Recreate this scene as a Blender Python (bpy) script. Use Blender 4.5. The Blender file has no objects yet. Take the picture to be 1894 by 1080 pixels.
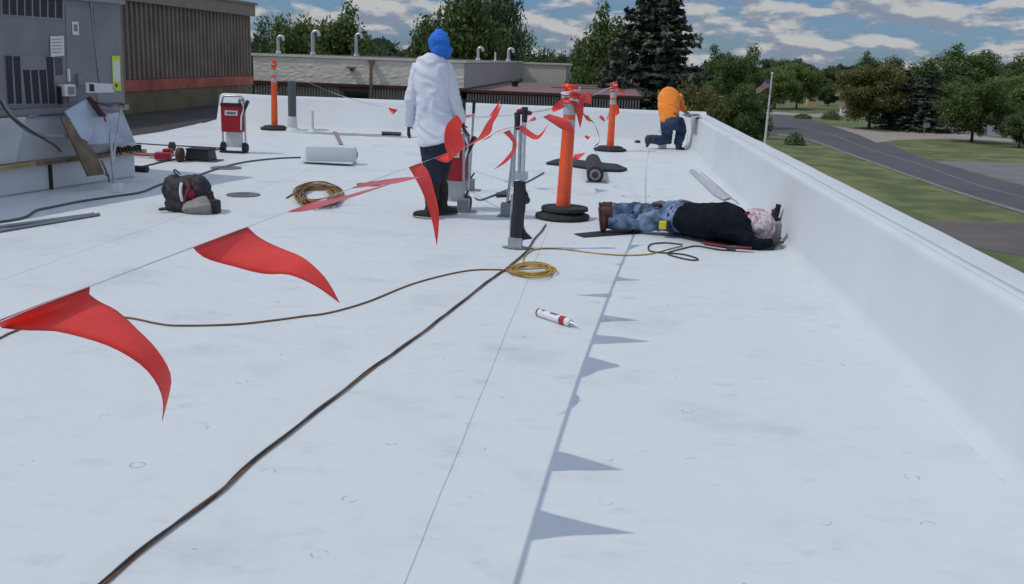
import bpy, bmesh, math, random
import numpy as np
from mathutils import Vector, Matrix, noise as mnoise
sc = bpy.context.scene
COL = sc.collection

# ---------------------------------------------------------------- camera, sky, sun, exposure
H = 1.56; F = 1850.0
ROLL = math.radians(2.0); PITCH = math.atan(431 / F); YAW = math.atan(173 / F)
fw = np.array([-math.sin(YAW) * math.cos(PITCH), math.cos(YAW) * math.cos(PITCH), -math.sin(PITCH)])
_r = np.array([math.cos(YAW), math.sin(YAW), 0.]); _u = np.cross(_r, fw)
rt = math.cos(ROLL) * _r + math.sin(ROLL) * _u
up = -math.sin(ROLL) * _r + math.cos(ROLL) * _u
CAM = np.array([0., 0., H])
cd = bpy.data.cameras.new('camera'); cam = bpy.data.objects.new('camera', cd); COL.objects.link(cam)
cd.sensor_width = 36; cd.lens = 36 * F / 1894; cd.clip_start = .05; cd.clip_end = 5000
cam.matrix_world = Matrix(((rt[0], up[0], -fw[0], 0), (rt[1], up[1], -fw[1], 0), (rt[2], up[2], -fw[2], H), (0, 0, 0, 1)))
sc.camera = cam
SUN_EL, SUN_TR = math.radians(55.3), math.radians(72)      # elevation; heading the light travels to, clockwise from +Y
sdir = Vector((math.cos(SUN_EL) * math.sin(SUN_TR), math.cos(SUN_EL) * math.cos(SUN_TR), -math.sin(SUN_EL)))
sl = bpy.data.lights.new('sun', 'SUN'); sl.energy = 2.9; sl.angle = math.radians(.5); sl.color = (1, .94, .84)
sun = bpy.data.objects.new('sun', sl); COL.objects.link(sun); sun.rotation_euler = sdir.to_track_quat('-Z', 'Y').to_euler()
w = bpy.data.worlds.new('World'); sc.world = w; w.use_nodes = True
nt = w.node_tree; nt.nodes.clear(); N = nt.nodes.new; L = nt.links.new
def math_n(op, a, b=None, c=None, clamp=False, t=None):
    t = t or nt
    n = t.nodes.new('ShaderNodeMath'); n.operation = op; n.use_clamp = clamp
    for i, x in enumerate((a, b, c)):
        if x is None: continue
        if isinstance(x, (int, float)): n.inputs[i].default_value = x
        else: t.links.new(x, n.inputs[i])
    return n.outputs[0]
sky = N('ShaderNodeTexSky'); sky.sky_type = 'NISHITA'; sky.sun_disc = False
sky.sun_elevation = SUN_EL; sky.sun_rotation = SUN_TR + math.pi; sky.air_density = 1.0; sky.dust_density = .4; sky.ozone_density = 2.0
tc = N('ShaderNodeTexCoord')
def cloud_noise(loc, scale, det=9, zs=7.0, ro=.52):
    mp = N('ShaderNodeMapping'); mp.inputs['Scale'].default_value = (1, 1, zs); mp.inputs['Location'].default_value = loc; L(tc.outputs['Generated'], mp.inputs['Vector'])
    n = N('ShaderNodeTexNoise'); n.inputs['Scale'].default_value = scale; n.inputs['Detail'].default_value = det; n.inputs['Roughness'].default_value = ro; n.inputs['Distortion'].default_value = .15
    L(mp.outputs[0], n.inputs['Vector']); return n.outputs['Fac']
def ramp(x, lo, hi, c0=(0, 0, 0, 1), c1=(1, 1, 1, 1)):
    r = N('ShaderNodeValToRGB'); r.color_ramp.interpolation = 'EASE'; r.color_ramp.elements[0].position = lo; r.color_ramp.elements[1].position = hi
    r.color_ramp.elements[0].color = c0; r.color_ramp.elements[1].color = c1; L(x, r.inputs[0]); return r.outputs[0]
ca_ = cloud_noise((0, 0, 0), 17, zs=3.1, ro=.55); cb_ = cloud_noise((0, 0, .022), 17, zs=3.1, ro=.55); cc_ = cloud_noise((2, 5, 0), 4.5, 4)
cover = math_n('ADD', ca_, math_n('MULTIPLY', math_n('SUBTRACT', cc_, .5), .35))
m_cloud = ramp(cover, .41, .53)
lit = math_n('ADD', math_n('MULTIPLY', math_n('SUBTRACT', ca_, cb_), 4.5), .5, clamp=True)
c_col = ramp(lit, .18, .85, (2.7, 3.3, 4.3, 1), (5.9, 6.0, 6.1, 1))
tint = N('ShaderNodeMix'); tint.data_type = 'RGBA'; tint.blend_type = 'MULTIPLY'; tint.inputs[0].default_value = 1; tint.inputs[7].default_value = (.37, .55, .90, 1)
L(sky.outputs[0], tint.inputs[6])
mx = N('ShaderNodeMix'); mx.data_type = 'RGBA'; L(m_cloud, mx.inputs[0]); L(tint.outputs[2], mx.inputs[6]); L(c_col, mx.inputs[7])
# added boost: the unseen upper sky brightens towards the zenith to fill the shadows
se_ = N('ShaderNodeSeparateXYZ'); L(tc.outputs['Generated'], se_.inputs[0])
mr = N('ShaderNodeMapRange'); mr.interpolation_type = 'SMOOTHSTEP'; mr.inputs[1].default_value = .10; mr.inputs[2].default_value = .6; mr.inputs[3].default_value = 1.12; mr.inputs[4].default_value = 1.9; L(se_.outputs[2], mr.inputs[0])
vm = N('ShaderNodeVectorMath'); vm.operation = 'SCALE'; L(mx.outputs[2], vm.inputs[0]); L(mr.outputs[0], vm.inputs['Scale'])
bg = N('ShaderNodeBackground'); bg.inputs['Strength'].default_value = .13; L(vm.outputs[0], bg.inputs[0])
wo = N('ShaderNodeOutputWorld'); L(bg.outputs[0], wo.inputs[0])
sc.view_settings.view_transform = 'Standard'; sc.view_settings.look = 'None'; sc.view_settings.gamma = 1
sc.view_settings.exposure = -0.83

# ---------------------------------------------------------------- measuring: a pixel of the photograph -> a point of the place
def ray(x, y): return fw * F + rt * (x - 947) - up * (y - 540)
def G(x, y, z=0.):
    d = ray(x, y); return Vector(CAM + d * ((z - H) / d[2]))
def at(x, y, Y):
    d = ray(x, y); return Vector(CAM + d * (Y / d[1]))

# ---------------------------------------------------------------- materials
MATS = {}
def mat(name, col, rough=.6, metal=0., var=.12, scale=4., bump=0., bscale=60., col2=None, spec=.5, thr=None, trans=0., bdist=.01, bsc=(1, 1, 1)):
    if name in MATS: return MATS[name]
    m = bpy.data.materials.new(name); m.use_nodes = True; t = m.node_tree; b = t.nodes['Principled BSDF']
    b.inputs['Roughness'].default_value = rough; b.inputs['Metallic'].default_value = metal; b.inputs['Specular IOR Level'].default_value = spec
    c = t.nodes.new('ShaderNodeTexCoord'); n = t.nodes.new('ShaderNodeTexNoise'); n.inputs['Scale'].default_value = scale; n.inputs['Detail'].default_value = 6
    t.links.new(c.outputs['Object'], n.inputs['Vector'])
    r = t.nodes.new('ShaderNodeValToRGB'); lo, hi = thr or (.3, .7)
    r.color_ramp.elements[0].position = lo; r.color_ramp.elements[1].position = hi
    c2 = col2 or tuple(x * (1 - var) for x in col)
    r.color_ramp.elements[0].color = (*c2, 1); r.color_ramp.elements[1].color = (*[min(1, x * (1 + (0 if col2 else var))) for x in col], 1)
    t.links.new(n.outputs['Fac'], r.inputs[0]); t.links.new(r.outputs[0], b.inputs['Base Color'])
    if bump:
        n2 = t.nodes.new('ShaderNodeTexNoise'); n2.inputs['Scale'].default_value = bscale; n2.inputs['Detail'].default_value = 5
        mpb = t.nodes.new('ShaderNodeMapping'); mpb.inputs['Scale'].default_value = bsc; t.links.new(c.outputs['Object'], mpb.inputs[0]); t.links.new(mpb.outputs[0], n2.inputs['Vector'])
        bp = t.nodes.new('ShaderNodeBump'); bp.inputs['Strength'].default_value = bump; bp.inputs['Distance'].default_value = bdist
        t.links.new(n2.outputs['Fac'], bp.inputs['Height']); t.links.new(bp.outputs[0], b.inputs['Normal'])
    if trans:
        tr = t.nodes.new('ShaderNodeBsdfTranslucent'); t.links.new(r.outputs[0], tr.inputs[0])
        ms = t.nodes.new('ShaderNodeMixShader'); ms.inputs[0].default_value = trans
        t.links.new(b.outputs[0], ms.inputs[1]); t.links.new(tr.outputs[0], ms.inputs[2]); t.links.new(ms.outputs[0], t.nodes['Material Output'].inputs[0])
    MATS[name] = m; return m

def roof_mat():
    m = bpy.data.materials.new('white_membrane'); m.use_nodes = True; t = m.node_tree; b = t.nodes['Principled BSDF']
    b.inputs['Roughness'].default_value = .55; b.inputs['Specular IOR Level'].default_value = .25
    M_ = lambda op, a, bb=None, c=None, cl=False: math_n(op, a, bb, c, cl, t)
    c = t.nodes.new('ShaderNodeTexCoord'); sep = t.nodes.new('ShaderNodeSeparateXYZ'); t.links.new(c.outputs['Object'], sep.inputs[0])
    X, Y = sep.outputs[0], sep.outputs[1]
    def noise(scale, det=5, sx=1, sy=1, ro=.6):
        mp = t.nodes.new('ShaderNodeMapping'); mp.inputs['Scale'].default_value = (sx, sy, 1); t.links.new(c.outputs['Object'], mp.inputs[0])
        n = t.nodes.new('ShaderNodeTexNoise'); n.inputs['Scale'].default_value = scale; n.inputs['Detail'].default_value = det; n.inputs['Roughness'].default_value = ro
        t.links.new(mp.outputs[0], n.inputs[0]); return n.outputs['Fac']
    def sstep(v, a, bb):
        n = t.nodes.new('ShaderNodeMapRange'); n.interpolation_type = 'SMOOTHSTEP'; n.inputs[1].default_value = a; n.inputs[2].default_value = bb
        t.links.new(v, n.inputs[0]); return n.outputs[0]
    # scuffs and dirt
    d1 = sstep(noise(1.3, 8, ro=.65), .50, .74); d2 = sstep(noise(5, 8, .8, 1.3), .56, .78); d3 = sstep(noise(14, 5, .5, 1.6), .60, .78)
    dirt = M_('ADD', M_('MULTIPLY', d1, .30), M_('ADD', M_('MULTIPLY', d2, .34), M_('MULTIPLY', M_('MULTIPLY', d3, d1), .7)))
    vr = t.nodes.new('ShaderNodeTexVoronoi'); vr.inputs['Scale'].default_value = 2.1; mpv = t.nodes.new('ShaderNodeMapping'); mpv.inputs['Scale'].default_value = (1.0, 1.7, 1); mpv.inputs['Rotation'].default_value = (0, 0, .5)
    t.links.new(c.outputs['Object'], mpv.inputs[0]); t.links.new(mpv.outputs[0], vr.inputs['Vector'])
    spot = M_('MULTIPLY', M_('SUBTRACT', 1., sstep(M_('ADD', vr.outputs['Distance'], M_('MULTIPLY', M_('SUBTRACT', noise(9, 5), .5), .35)), .10, .26)), sstep(noise(2.3, 3), .50, .66))
    dirt = M_('ADD', dirt, M_('MULTIPLY', spot, .16))
    # fastener plates printing through, rings partly scuffed
    cx, cy = .42, .53
    def cell(v, s, off):
        q = M_('DIVIDE', M_('ADD', v, off), s); f = M_('FLOOR', q); return f, M_('MULTIPLY', M_('SUBTRACT', M_('SUBTRACT', q, f), .5), s)
    fx, lx = cell(X, cx, -.2); fy, ly = cell(Y, cy, .1)
    cb = t.nodes.new('ShaderNodeCombineXYZ'); t.links.new(fx, cb.inputs[0]); t.links.new(fy, cb.inputs[1])
    wn = t.nodes.new('ShaderNodeTexWhiteNoise'); wn.noise_dimensions = '2D'; t.links.new(cb.outputs[0], wn.inputs['Vector'])
    s2 = t.nodes.new('ShaderNodeSeparateColor'); t.links.new(wn.outputs['Color'], s2.inputs[0])
    jx = M_('ADD', lx, M_('MULTIPLY', M_('SUBTRACT', s2.outputs[0], .5), .13)); jy = M_('ADD', ly, M_('MULTIPLY', M_('SUBTRACT', s2.outputs[1], .5), .2))
    dd = M_('SQRT', M_('ADD', M_('MULTIPLY', jx, jx), M_('MULTIPLY', jy, jy)))
    ring = M_('SUBTRACT', 1., sstep(M_('ABSOLUTE', M_('SUBTRACT', dd, .027)), .0012, .0055))
    ring = M_('MULTIPLY', ring, sstep(noise(11, 2), .48, .60))
    ring = M_('MULTIPLY', ring, M_('GREATER_THAN', s2.outputs[2], .35))
    near = M_('MULTIPLY', M_('GREATER_THAN', X, -2.4), M_('LESS_THAN', Y, 9.))
    ring = M_('MULTIPLY', M_('MULTIPLY', ring, near), .6)
    # welded seams
    wob = M_('MULTIPLY', M_('SUBTRACT', noise(1.2, 3), .5), .012)
    def seam(v, p, w_): return M_('SUBTRACT', 1., sstep(M_('ABSOLUTE', M_('ADD', M_('SUBTRACT', v, p), wob)), w_ * .4, w_))
    se = seam(X, -.55, .004); se = M_('ADD', se, seam(X, -4.02, .006)); se = M_('ADD', se, M_('MULTIPLY', seam(Y, 19.75, .022), .8))
    se = M_('ADD', se, M_('MULTIPLY', seam(X, -7.4, .008), .8))
    se = M_('ADD', se, M_('MULTIPLY', M_('MULTIPLY', M_('ADD', M_('ADD', seam(Y, 11.1, .010), seam(Y, 12.3, .012)), seam(Y, 13.9, .014)), M_('GREATER_THAN', X, -.9)), M_('MULTIPLY', M_('LESS_THAN', X, .35), .7)))
    tot = M_('ADD', M_('MULTIPLY', dirt, .8), M_('ADD', ring, M_('MULTIPLY', se, .55)), cl=True)
    # brown water stain near the far parapet
    bx = M_('DIVIDE', M_('ADD', X, 5.0), 1.7); by = M_('DIVIDE', M_('SUBTRACT', Y, 19.50), .42)
    bd = M_('ADD', M_('SQRT', M_('ADD', M_('MULTIPLY', bx, bx), M_('MULTIPLY', by, by))), M_('MULTIPLY', M_('SUBTRACT', noise(4, 4), .5), 1.3))
    stain = M_('SUBTRACT', 1., sstep(bd, .55, .95))
    m1 = t.nodes.new('ShaderNodeMix'); m1.data_type = 'RGBA'; m1.inputs[6].default_value = (.635, .69, .715, 1); m1.inputs[7].default_value = (.22, .235, .26, 1); t.links.new(tot, m1.inputs[0])
    m2 = t.nodes.new('ShaderNodeMix'); m2.data_type = 'RGBA'; m2.inputs[7].default_value = (.20, .18, .13, 1)
    t.links.new(M_('MULTIPLY', stain, .8), m2.inputs[0]); t.links.new(m1.outputs[2], m2.inputs[6]); t.links.new(m2.outputs[2], b.inputs['Base Color'])
    bh = M_('ADD', M_('MULTIPLY', noise(1.1, 3), .05), M_('ADD', M_('MULTIPLY', noise(7, 4, .7, 1.4), .006), M_('MULTIPLY', ring, .002)))
    bp = t.nodes.new('ShaderNodeBump'); bp.inputs['Strength'].default_value = .55; bp.inputs['Distance'].default_value = 1.; t.links.new(bh, bp.inputs['Height']); t.links.new(bp.outputs[0], b.inputs['Normal'])
    return m
M_ROOF = roof_mat()
M_PAR = mat('parapet_membrane', (.635, .69, .72), .5, var=.05, scale=1.4, bump=.25, bscale=9, spec=.25, col2=(.58, .63, .66), thr=(.25, .75))
M_VINYL = mat('red_vinyl', (.96, .10, .08), .42, var=.1, scale=6, trans=.45, bump=.5, bscale=9, bdist=.02)
M_FADED = mat('faded_pink_vinyl', (.72, .22, .25), .45, var=.15, scale=7, trans=.45, bump=.2, bscale=18)
M_STRING = mat('white_tape', (.75, .78, .82), .5, var=.05, trans=.2)
M_ORANGE = mat('orange_plastic', (.85, .11, .03), .42, var=.16, scale=9, bump=.1)
M_BAND = mat('reflective_band', (.42, .45, .47), .35, var=.2, scale=30)
M_RUBBER = mat('black_rubber', (.018, .02, .023), .75, var=.4, scale=14, bump=.4)
M_BLACK = mat('black_plastic', (.014, .016, .02), .5, var=.3, scale=20)
M_STEEL = mat('galvanised_steel', (.42, .45, .48), .38, .75, var=.18, scale=9, bump=.1)
M_ALU = mat('brushed_aluminium', (.55, .58, .60), .4, .6, var=.12, scale=30)
M_UNIT = mat('grey_unit_paint', (.185, .19, .205), .5, var=.16, scale=2.2, bump=.08, bscale=5)
M_UNITD = mat('unit_slot_dark', (.018, .02, .028), .7)
M_UNITL = mat('grey_unit_trim', (.22, .235, .255), .5, var=.12)
M_WHITE = mat('white_plastic', (.74, .76, .78), .5, var=.06)
M_PAPER = mat('paper_label', (.62, .64, .65), .7, var=.05, scale=60)
M_WOOD = mat('raw_plywood', (.36, .25, .13), .8, var=.25, scale=12, bump=.3)
M_BROWNB = mat('weathered_board', (.17, .13, .09), .85, var=.35, scale=9, bump=.4)
M_RED = mat('red_enamel', (.34, .014, .025), .4, var=.2, scale=7)
M_CORDY = mat('yellow_cord', (.42, .26, .05), .6, var=.3, scale=8)
M_CORDD = mat('dark_cord', (.035, .033, .035), .6, var=.4, scale=8)
M_CORDO = mat('tan_cord', (.17, .09, .04), .6, var=.3, scale=8)
M_STONE = mat('split_face_block', (.78, .73, .64), .9, col2=(.68, .63, .545), scale=3.5, bump=.5, bscale=4)
M_SIDESHADE = mat('shaded_side_wall', (.42, .405, .385), .9, col2=(.36, .345, .33), scale=3, bump=.3, bscale=10)  # darker block tone: the shade on the right-hand sides is put into the colour
M_MAROON = mat('maroon_trim', (.085, .022, .025), .5, var=.15)
M_RIB = mat('ribbed_tan_siding', (.34, .30, .265), .6, var=.14, scale=3)
M_RIBD = mat('siding_groove', (.05, .042, .04), .8)
M_BROWN = mat('brown_ribbed_metal', (.060, .046, .036), .55, var=.22, scale=1.5)
M_FASC = mat('brown_fascia', (.20, .16, .13), .5, var=.1, scale=2)
M_REDB = mat('rusty_red_band', (.36, .10, .07), .8, var=.35, scale=2)
M_OLIVE = mat('stained_block_base', (.20, .16, .085), .9, col2=(.11, .09, .055), scale=1.6, bump=.5, bscale=10)
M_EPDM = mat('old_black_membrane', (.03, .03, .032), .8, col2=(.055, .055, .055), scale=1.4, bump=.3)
M_ANNEX = mat('faded_red_roofing', (.21, .13, .125), .85, col2=(.15, .095, .09), scale=.8, bump=.3)
M_ASPH = mat('asphalt', (.085, .09, .10), .85, col2=(.062, .068, .078), scale=.22, bump=.4)
M_ASPH2 = mat('old_brown_asphalt', (.13, .115, .11), .9, col2=(.085, .08, .08), scale=.6, bump=.4)
M_CONC = mat('driveway_concrete', (.33, .29, .25), .9, col2=(.27, .24, .21), scale=.4)
M_LINE = mat('road_paint', (.19, .20, .21), .8, var=.2, scale=3)
M_BARK = mat('bark', (.07, .055, .04), .9, var=.4, scale=8, bump=.6)
M_SKIN = mat('brown_skin', (.16, .08, .055), .55, var=.1, scale=20)
M_SKIND = mat('dark_brown_skin', (.045, .024, .022), .55, var=.15, scale=20)
M_SHIRT = mat('white_shirt', (.68, .71, .79), .85, var=.05, scale=4, bump=.3, bscale=3.5, spec=.1, bdist=.05, bsc=(1.6, 1.6, .75))
M_NAVY = mat('navy_trousers', (.018, .024, .042), .9, var=.3, scale=9, bump=.7, bscale=9, bdist=.03)
M_DKPANT = mat('black_brown_gaiter', (.022, .019, .017), .9, var=.4, scale=12, bump=.4)
M_BLUE = mat('bright_blue_cloth', (.012, .16, .62), .8, var=.25, scale=10, bump=.5, bscale=25)
M_ORSH = mat('orange_shirt', (.95, .28, .035), .8, var=.07, scale=5, bump=.7, bscale=6, bdist=.04, bsc=(1.4, 1.4, .9))
M_JEAN = mat('dark_denim', (.045, .085, .15), .9, col2=(.02, .038, .075), scale=10, bump=.4)
M_JEANL = mat('washed_denim', (.20, .29, .44), .9, col2=(.03, .05, .10), scale=6.5, bump=.7, thr=(.38, .60))
M_TEE = mat('black_tee', (.007, .010, .016), .95, var=.3, scale=9, bump=.5, bscale=6, bdist=.03, spec=.12)
M_REDCL = mat('dark_red_cloth', (.28, .012, .03), .8, var=.2, scale=9, bump=.3)
M_HAT = mat('floral_hat', (.68, .58, .62), .9, col2=(.30, .19, .24), scale=30, bump=.3, thr=(.36, .56))
M_BOOT = mat('brown_boot', (.075, .028, .022), .7, var=.35, scale=14, bump=.3)
M_BOOTG = mat('grey_boot', (.045, .05, .055), .75, var=.35, scale=14, bump=.3)
M_SOLE = mat('pale_sole', (.32, .34, .33), .8, var=.15)
M_PACK = mat('pack_black_nylon', (.022, .021, .028), .7, var=.4, scale=12, bump=.5, bscale=25)
M_PACKG = mat('pack_grey_mesh', (.27, .26, .24), .85, var=.15, scale=20, bump=.5)
M_PACKR = mat('pack_dark_red', (.13, .02, .03), .7, var=.3, scale=12)
M_DISC = mat('grey_round_pad', (.17, .185, .21), .8, col2=(.10, .11, .125), scale=9)
M_GREYP = mat('dark_grey_pipe', (.085, .10, .105), .6, var=.15, scale=6)
M_YELL = mat('safety_yellow', (.75, .62, .04), .5)
M_YGRN = mat('lime_label', (.55, .62, .05), .6)
M_HOUSE = mat('pale_yellow_siding', (.50, .42, .18), .8)
M_HROOF = mat('grey_shingles', (.20, .17, .15), .9)
M_SLATE = mat('grey_metal_face', (.22, .24, .26), .5, .3)

def foliage(name, c1, c2, c3, tr=.42):
    m = bpy.data.materials.new(name); m.use_nodes = True; t = m.node_tree; b = t.nodes['Principled BSDF']; b.inputs['Roughness'].default_value = .6; b.inputs['Specular IOR Level'].default_value = .3
    g = t.nodes.new('ShaderNodeNewGeometry'); c = t.nodes.new('ShaderNodeTexCoord'); n = t.nodes.new('ShaderNodeTexNoise'); n.inputs['Scale'].default_value = .8; n.inputs['Detail'].default_value = 4
    t.links.new(c.outputs['Object'], n.inputs['Vector'])
    s = math_n('ADD', math_n('MULTIPLY', g.outputs['Random Per Island'], .5, t=t), math_n('MULTIPLY', n.outputs['Fac'], .55, t=t), t=t)
    r = t.nodes.new('ShaderNodeValToRGB'); r.color_ramp.elements[0].position = .2; r.color_ramp.elements[0].color = (*c1, 1); r.color_ramp.elements[1].position = .82; r.color_ramp.elements[1].color = (*c3, 1)
    e = r.color_ramp.elements.new(.5); e.color = (*c2, 1)
    t.links.new(s, r.inputs[0]); t.links.new(r.outputs[0], b.inputs['Base Color'])
    trn = t.nodes.new('ShaderNodeBsdfTranslucent'); t.links.new(r.outputs[0], trn.inputs[0]); ms = t.nodes.new('ShaderNodeMixShader'); ms.inputs[0].default_value = tr
    t.links.new(b.outputs[0], ms.inputs[1]); t.links.new(trn.outputs[0], ms.inputs[2]); t.links.new(ms.outputs[0], t.nodes['Material Output'].inputs[0])
    return m
FOL_G = foliage('green_leaves', (.05, .09, .025), (.105, .165, .048), (.19, .25, .09))
FOL_O = foliage('olive_leaves', (.085, .09, .03), (.17, .17, .055), (.26, .25, .10))
FOL_L = foliage('light_leaves', (.075, .125, .03), (.16, .23, .06), (.25, .32, .13))
FOL_D = foliage('dark_leaves', (.042, .07, .03), (.08, .125, .048), (.15, .20, .085), .2)
FOL_S = foliage('spruce_needles', (.034, .050, .034), (.07, .092, .06), (.17, .19, .14), .12)
FOL_F = foliage('far_leaves', (.03, .055, .035), (.045, .08, .045), (.07, .11, .055))

# ---------------------------------------------------------------- mesh helpers
class MB:
    def __init__(s): s.v = []; s.f = []; s.m = []
    def add(s, vs, fs, mi=0):
        o = len(s.v); s.v += [Vector(p) for p in vs]; s.f += [tuple(i + o for i in f) for f in fs]; s.m += [mi] * len(fs); return s
    def box(s, c, d, R=None, mi=0, taper=1., bev=0.):
        c = Vector(c); x, y, z = d[0] / 2, d[1] / 2, d[2] / 2
        if bev:
            bm = bmesh.new(); bmesh.ops.create_cube(bm, size=1)
            for v in bm.verts:
                k = taper if v.co.z > 0 else 1; v.co = Vector((v.co.x * d[0] * k, v.co.y * d[1] * k, v.co.z * d[2]))
            bmesh.ops.bevel(bm, geom=bm.edges[:], offset=bev, segments=2, affect='EDGES', profile=.6)
            bm.verts.ensure_lookup_table(); vs = [(R @ v.co if R else v.co.copy()) + c for v in bm.verts]; fs = [[v.index for v in f.verts] for f in bm.faces]; bm.free()
            return s.add(vs, fs, mi)
        vs = []
        for k, zz in ((1, -z), (taper, z)):
            for a, b in ((-x, -y), (x, -y), (x, y), (-x, y)):
                p = Vector((a * k, b * k, zz)); vs.append((R @ p if R else p) + c)
        return s.add(vs, [(3, 2, 1, 0), (4, 5, 6, 7), (0, 1, 5, 4), (1, 2, 6, 5), (2, 3, 7, 6), (3, 0, 4, 7)], mi)
    def loft(s, pts, rad, n=10, mi=0, side=None, caps=True):
        """rings along pts; rad entries are r or (a,b): a along `side`, b across it"""
        pts = [Vector(p) for p in pts]; rings = []; prev = None
        for i, p in enumerate(pts):
            t = (pts[min(i + 1, len(pts) - 1)] - pts[max(i - 1, 0)]); t = t.normalized() if t.length > 1e-9 else Vector((0, 0, 1))
            if side is not None: a = Vector(side)
            elif prev is not None: a = prev
            else: a = Vector((1, 0, 0)) if abs(t.x) < .8 else Vector((0, 1, 0))
            a = (a - t * a.dot(t)); a = a.normalized() if a.length > 1e-6 else t.orthogonal().normalized()
            b = t.cross(a); prev = a
            r = rad[i] if isinstance(rad, (list, tuple)) and len(rad) == len(pts) and not (isinstance(rad, tuple)) else rad
            ra, rb = (r if isinstance(r, tuple) else (r, r))
            rings.append([p + a * (ra * math.cos(q * 2 * math.pi / n)) + b * (rb * math.sin(q * 2 * math.pi / n)) for q in range(n)])
        vs = [q for g in rings for q in g]; fs = []
        for i in range(len(rings) - 1):
            for q in range(n):
                k = (q + 1) % n; fs.append((i * n + q, i * n + k, (i + 1) * n + k, (i + 1) * n + q))
        if caps: fs.append(tuple(range(n - 1, -1, -1))); fs.append(tuple((len(rings) - 1) * n + q for q in range(n)))
        return s.add(vs, fs, mi)
    def cyl(s, a, b, r, n=14, mi=0, r2=None): return s.loft([a, b], [r, r if r2 is None else r2], n, mi)
    def blob(s, c, r, n=14, mi=0, R=None):
        c = Vector(c); r = r if isinstance(r, (tuple, list)) else (r, r, r); vs = []; k = n // 2
        for i in range(k + 1):
            th = math.pi * (i + .001) / (k + .002)
            for q in range(n):
                p = Vector((r[0] * math.sin(th) * math.cos(2 * math.pi * q / n), r[1] * math.sin(th) * math.sin(2 * math.pi * q / n), r[2] * math.cos(th))); vs.append(c + (R @ p if R else p))
        fs = [(i * n + q, (i + 1) * n + q, (i + 1) * n + (q + 1) % n, i * n + (q + 1) % n) for i in range(k) for q in range(n)]
        fs += [tuple(range(n)), tuple(k * n + q for q in range(n - 1, -1, -1))]
        return s.add(vs, fs, mi)
    def grid(s, rows, mi=0, closed=False):
        n = len(rows[0]); vs = [p for r in rows for p in r]
        return s.add(vs, [(i * n + j, i * n + (j + 1) % n, (i + 1) * n + (j + 1) % n, (i + 1) * n + j) for i in range(len(rows) - 1) for j in range(n if closed else n - 1)], mi)
    def poly(s, pts, h=0., mi=0):
        n = len(pts); pts = [Vector(p) for p in pts]
        if not h: return s.add(pts, [tuple(range(n))], mi)
        vs = pts + [p - Vector((0, 0, h)) for p in pts]
        return s.add(vs, [tuple(range(n)), tuple(range(2 * n - 1, n - 1, -1))] + [(i, i + n, (i + 1) % n + n, (i + 1) % n) for i in range(n)], mi)
    def slab(s, pts, off, mi=0):
        n = len(pts); pts = [Vector(p) for p in pts]; off = Vector(off); vs = pts + [p + off for p in pts]
        return s.add(vs, [tuple(range(n - 1, -1, -1)), tuple(range(n, 2 * n))] + [(i, (i + 1) % n, (i + 1) % n + n, i + n) for i in range(n)], mi)
def smooth_path(pts, k=6):
    pts = [Vector(p) for p in pts]; out = []
    for i in range(len(pts) - 1):
        p0, p1, p2, p3 = pts[max(i - 1, 0)], pts[i], pts[i + 1], pts[min(i + 2, len(pts) - 1)]
        for j in range(k):
            t = j / k; out.append(.5 * ((2 * p1) + (p2 - p0) * t + (2 * p0 - 5 * p1 + 4 * p2 - p3) * t * t + (3 * p1 - p0 - 3 * p2 + p3) * t ** 3))
    out.append(pts[-1]); return out
MW = {}
def tag(o, label=None, cat=None, group=None, kind=None):
    if label: o['label'] = label
    if cat: o['category'] = cat
    if group: o['group'] = group
    if kind: o['kind'] = kind
    return o
def root(name, loc, label, cat, group=None, rz=0.):
    o = bpy.data.objects.new(name, None); COL.objects.link(o); o.empty_display_size = .1
    M = Matrix.Translation(Vector(loc)) @ Matrix.Rotation(rz, 4, 'Z'); o.matrix_world = M; MW[o] = M
    return tag(o, label, cat, group)
def link_mesh(name, me, parent=None, world=True, base=False):
    o = bpy.data.objects.new(name, me); COL.objects.link(o)
    if parent is not None:
        if world: me.transform(MW[parent].inverted())
        o.parent = parent; MW[o] = MW[parent]
    elif base:
        co = np.empty(len(me.vertices) * 3); me.vertices.foreach_get('co', co); co = co.reshape(-1, 3)
        c = Vector(((co[:, 0].min() + co[:, 0].max()) / 2, (co[:, 1].min() + co[:, 1].max()) / 2, co[:, 2].min()))
        me.transform(Matrix.Translation(-c)); o.location = c; MW[o] = Matrix.Translation(c)
    else: MW[o] = Matrix.Identity(4)
    return o
def make(name, mb, mats, parent=None, world=True, smooth=False, label=None, cat=None, group=None, kind=None, base=True, solid=0., bev=0.):
    me = bpy.data.meshes.new(name); me.from_pydata([tuple(v) for v in mb.v], [], mb.f)
    for m in (mats if isinstance(mats, (list, tuple)) else [mats]): me.materials.append(m)
    me.polygons.foreach_set('material_index', mb.m)
    bm = bmesh.new(); bm.from_mesh(me)
    bmesh.ops.recalc_face_normals(bm, faces=bm.faces[:])
    if bev: bmesh.ops.bevel(bm, geom=[e for e in bm.edges if len(e.link_faces) == 2 and e.calc_face_angle(0) > .6], offset=bev, segments=2, affect='EDGES', profile=.6)
    bm.to_mesh(me); bm.free()
    if smooth: me.polygons.foreach_set('use_smooth', [True] * len(me.polygons)); me.set_sharp_from_angle(angle=math.radians(50))
    me.update()
    o = link_mesh(name, me, parent, world, base and kind != 'structure')
    if solid: md = o.modifiers.new('t', 'SOLIDIFY'); md.thickness = solid; md.offset = 0
    return tag(o, label, cat, group, kind)
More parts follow.
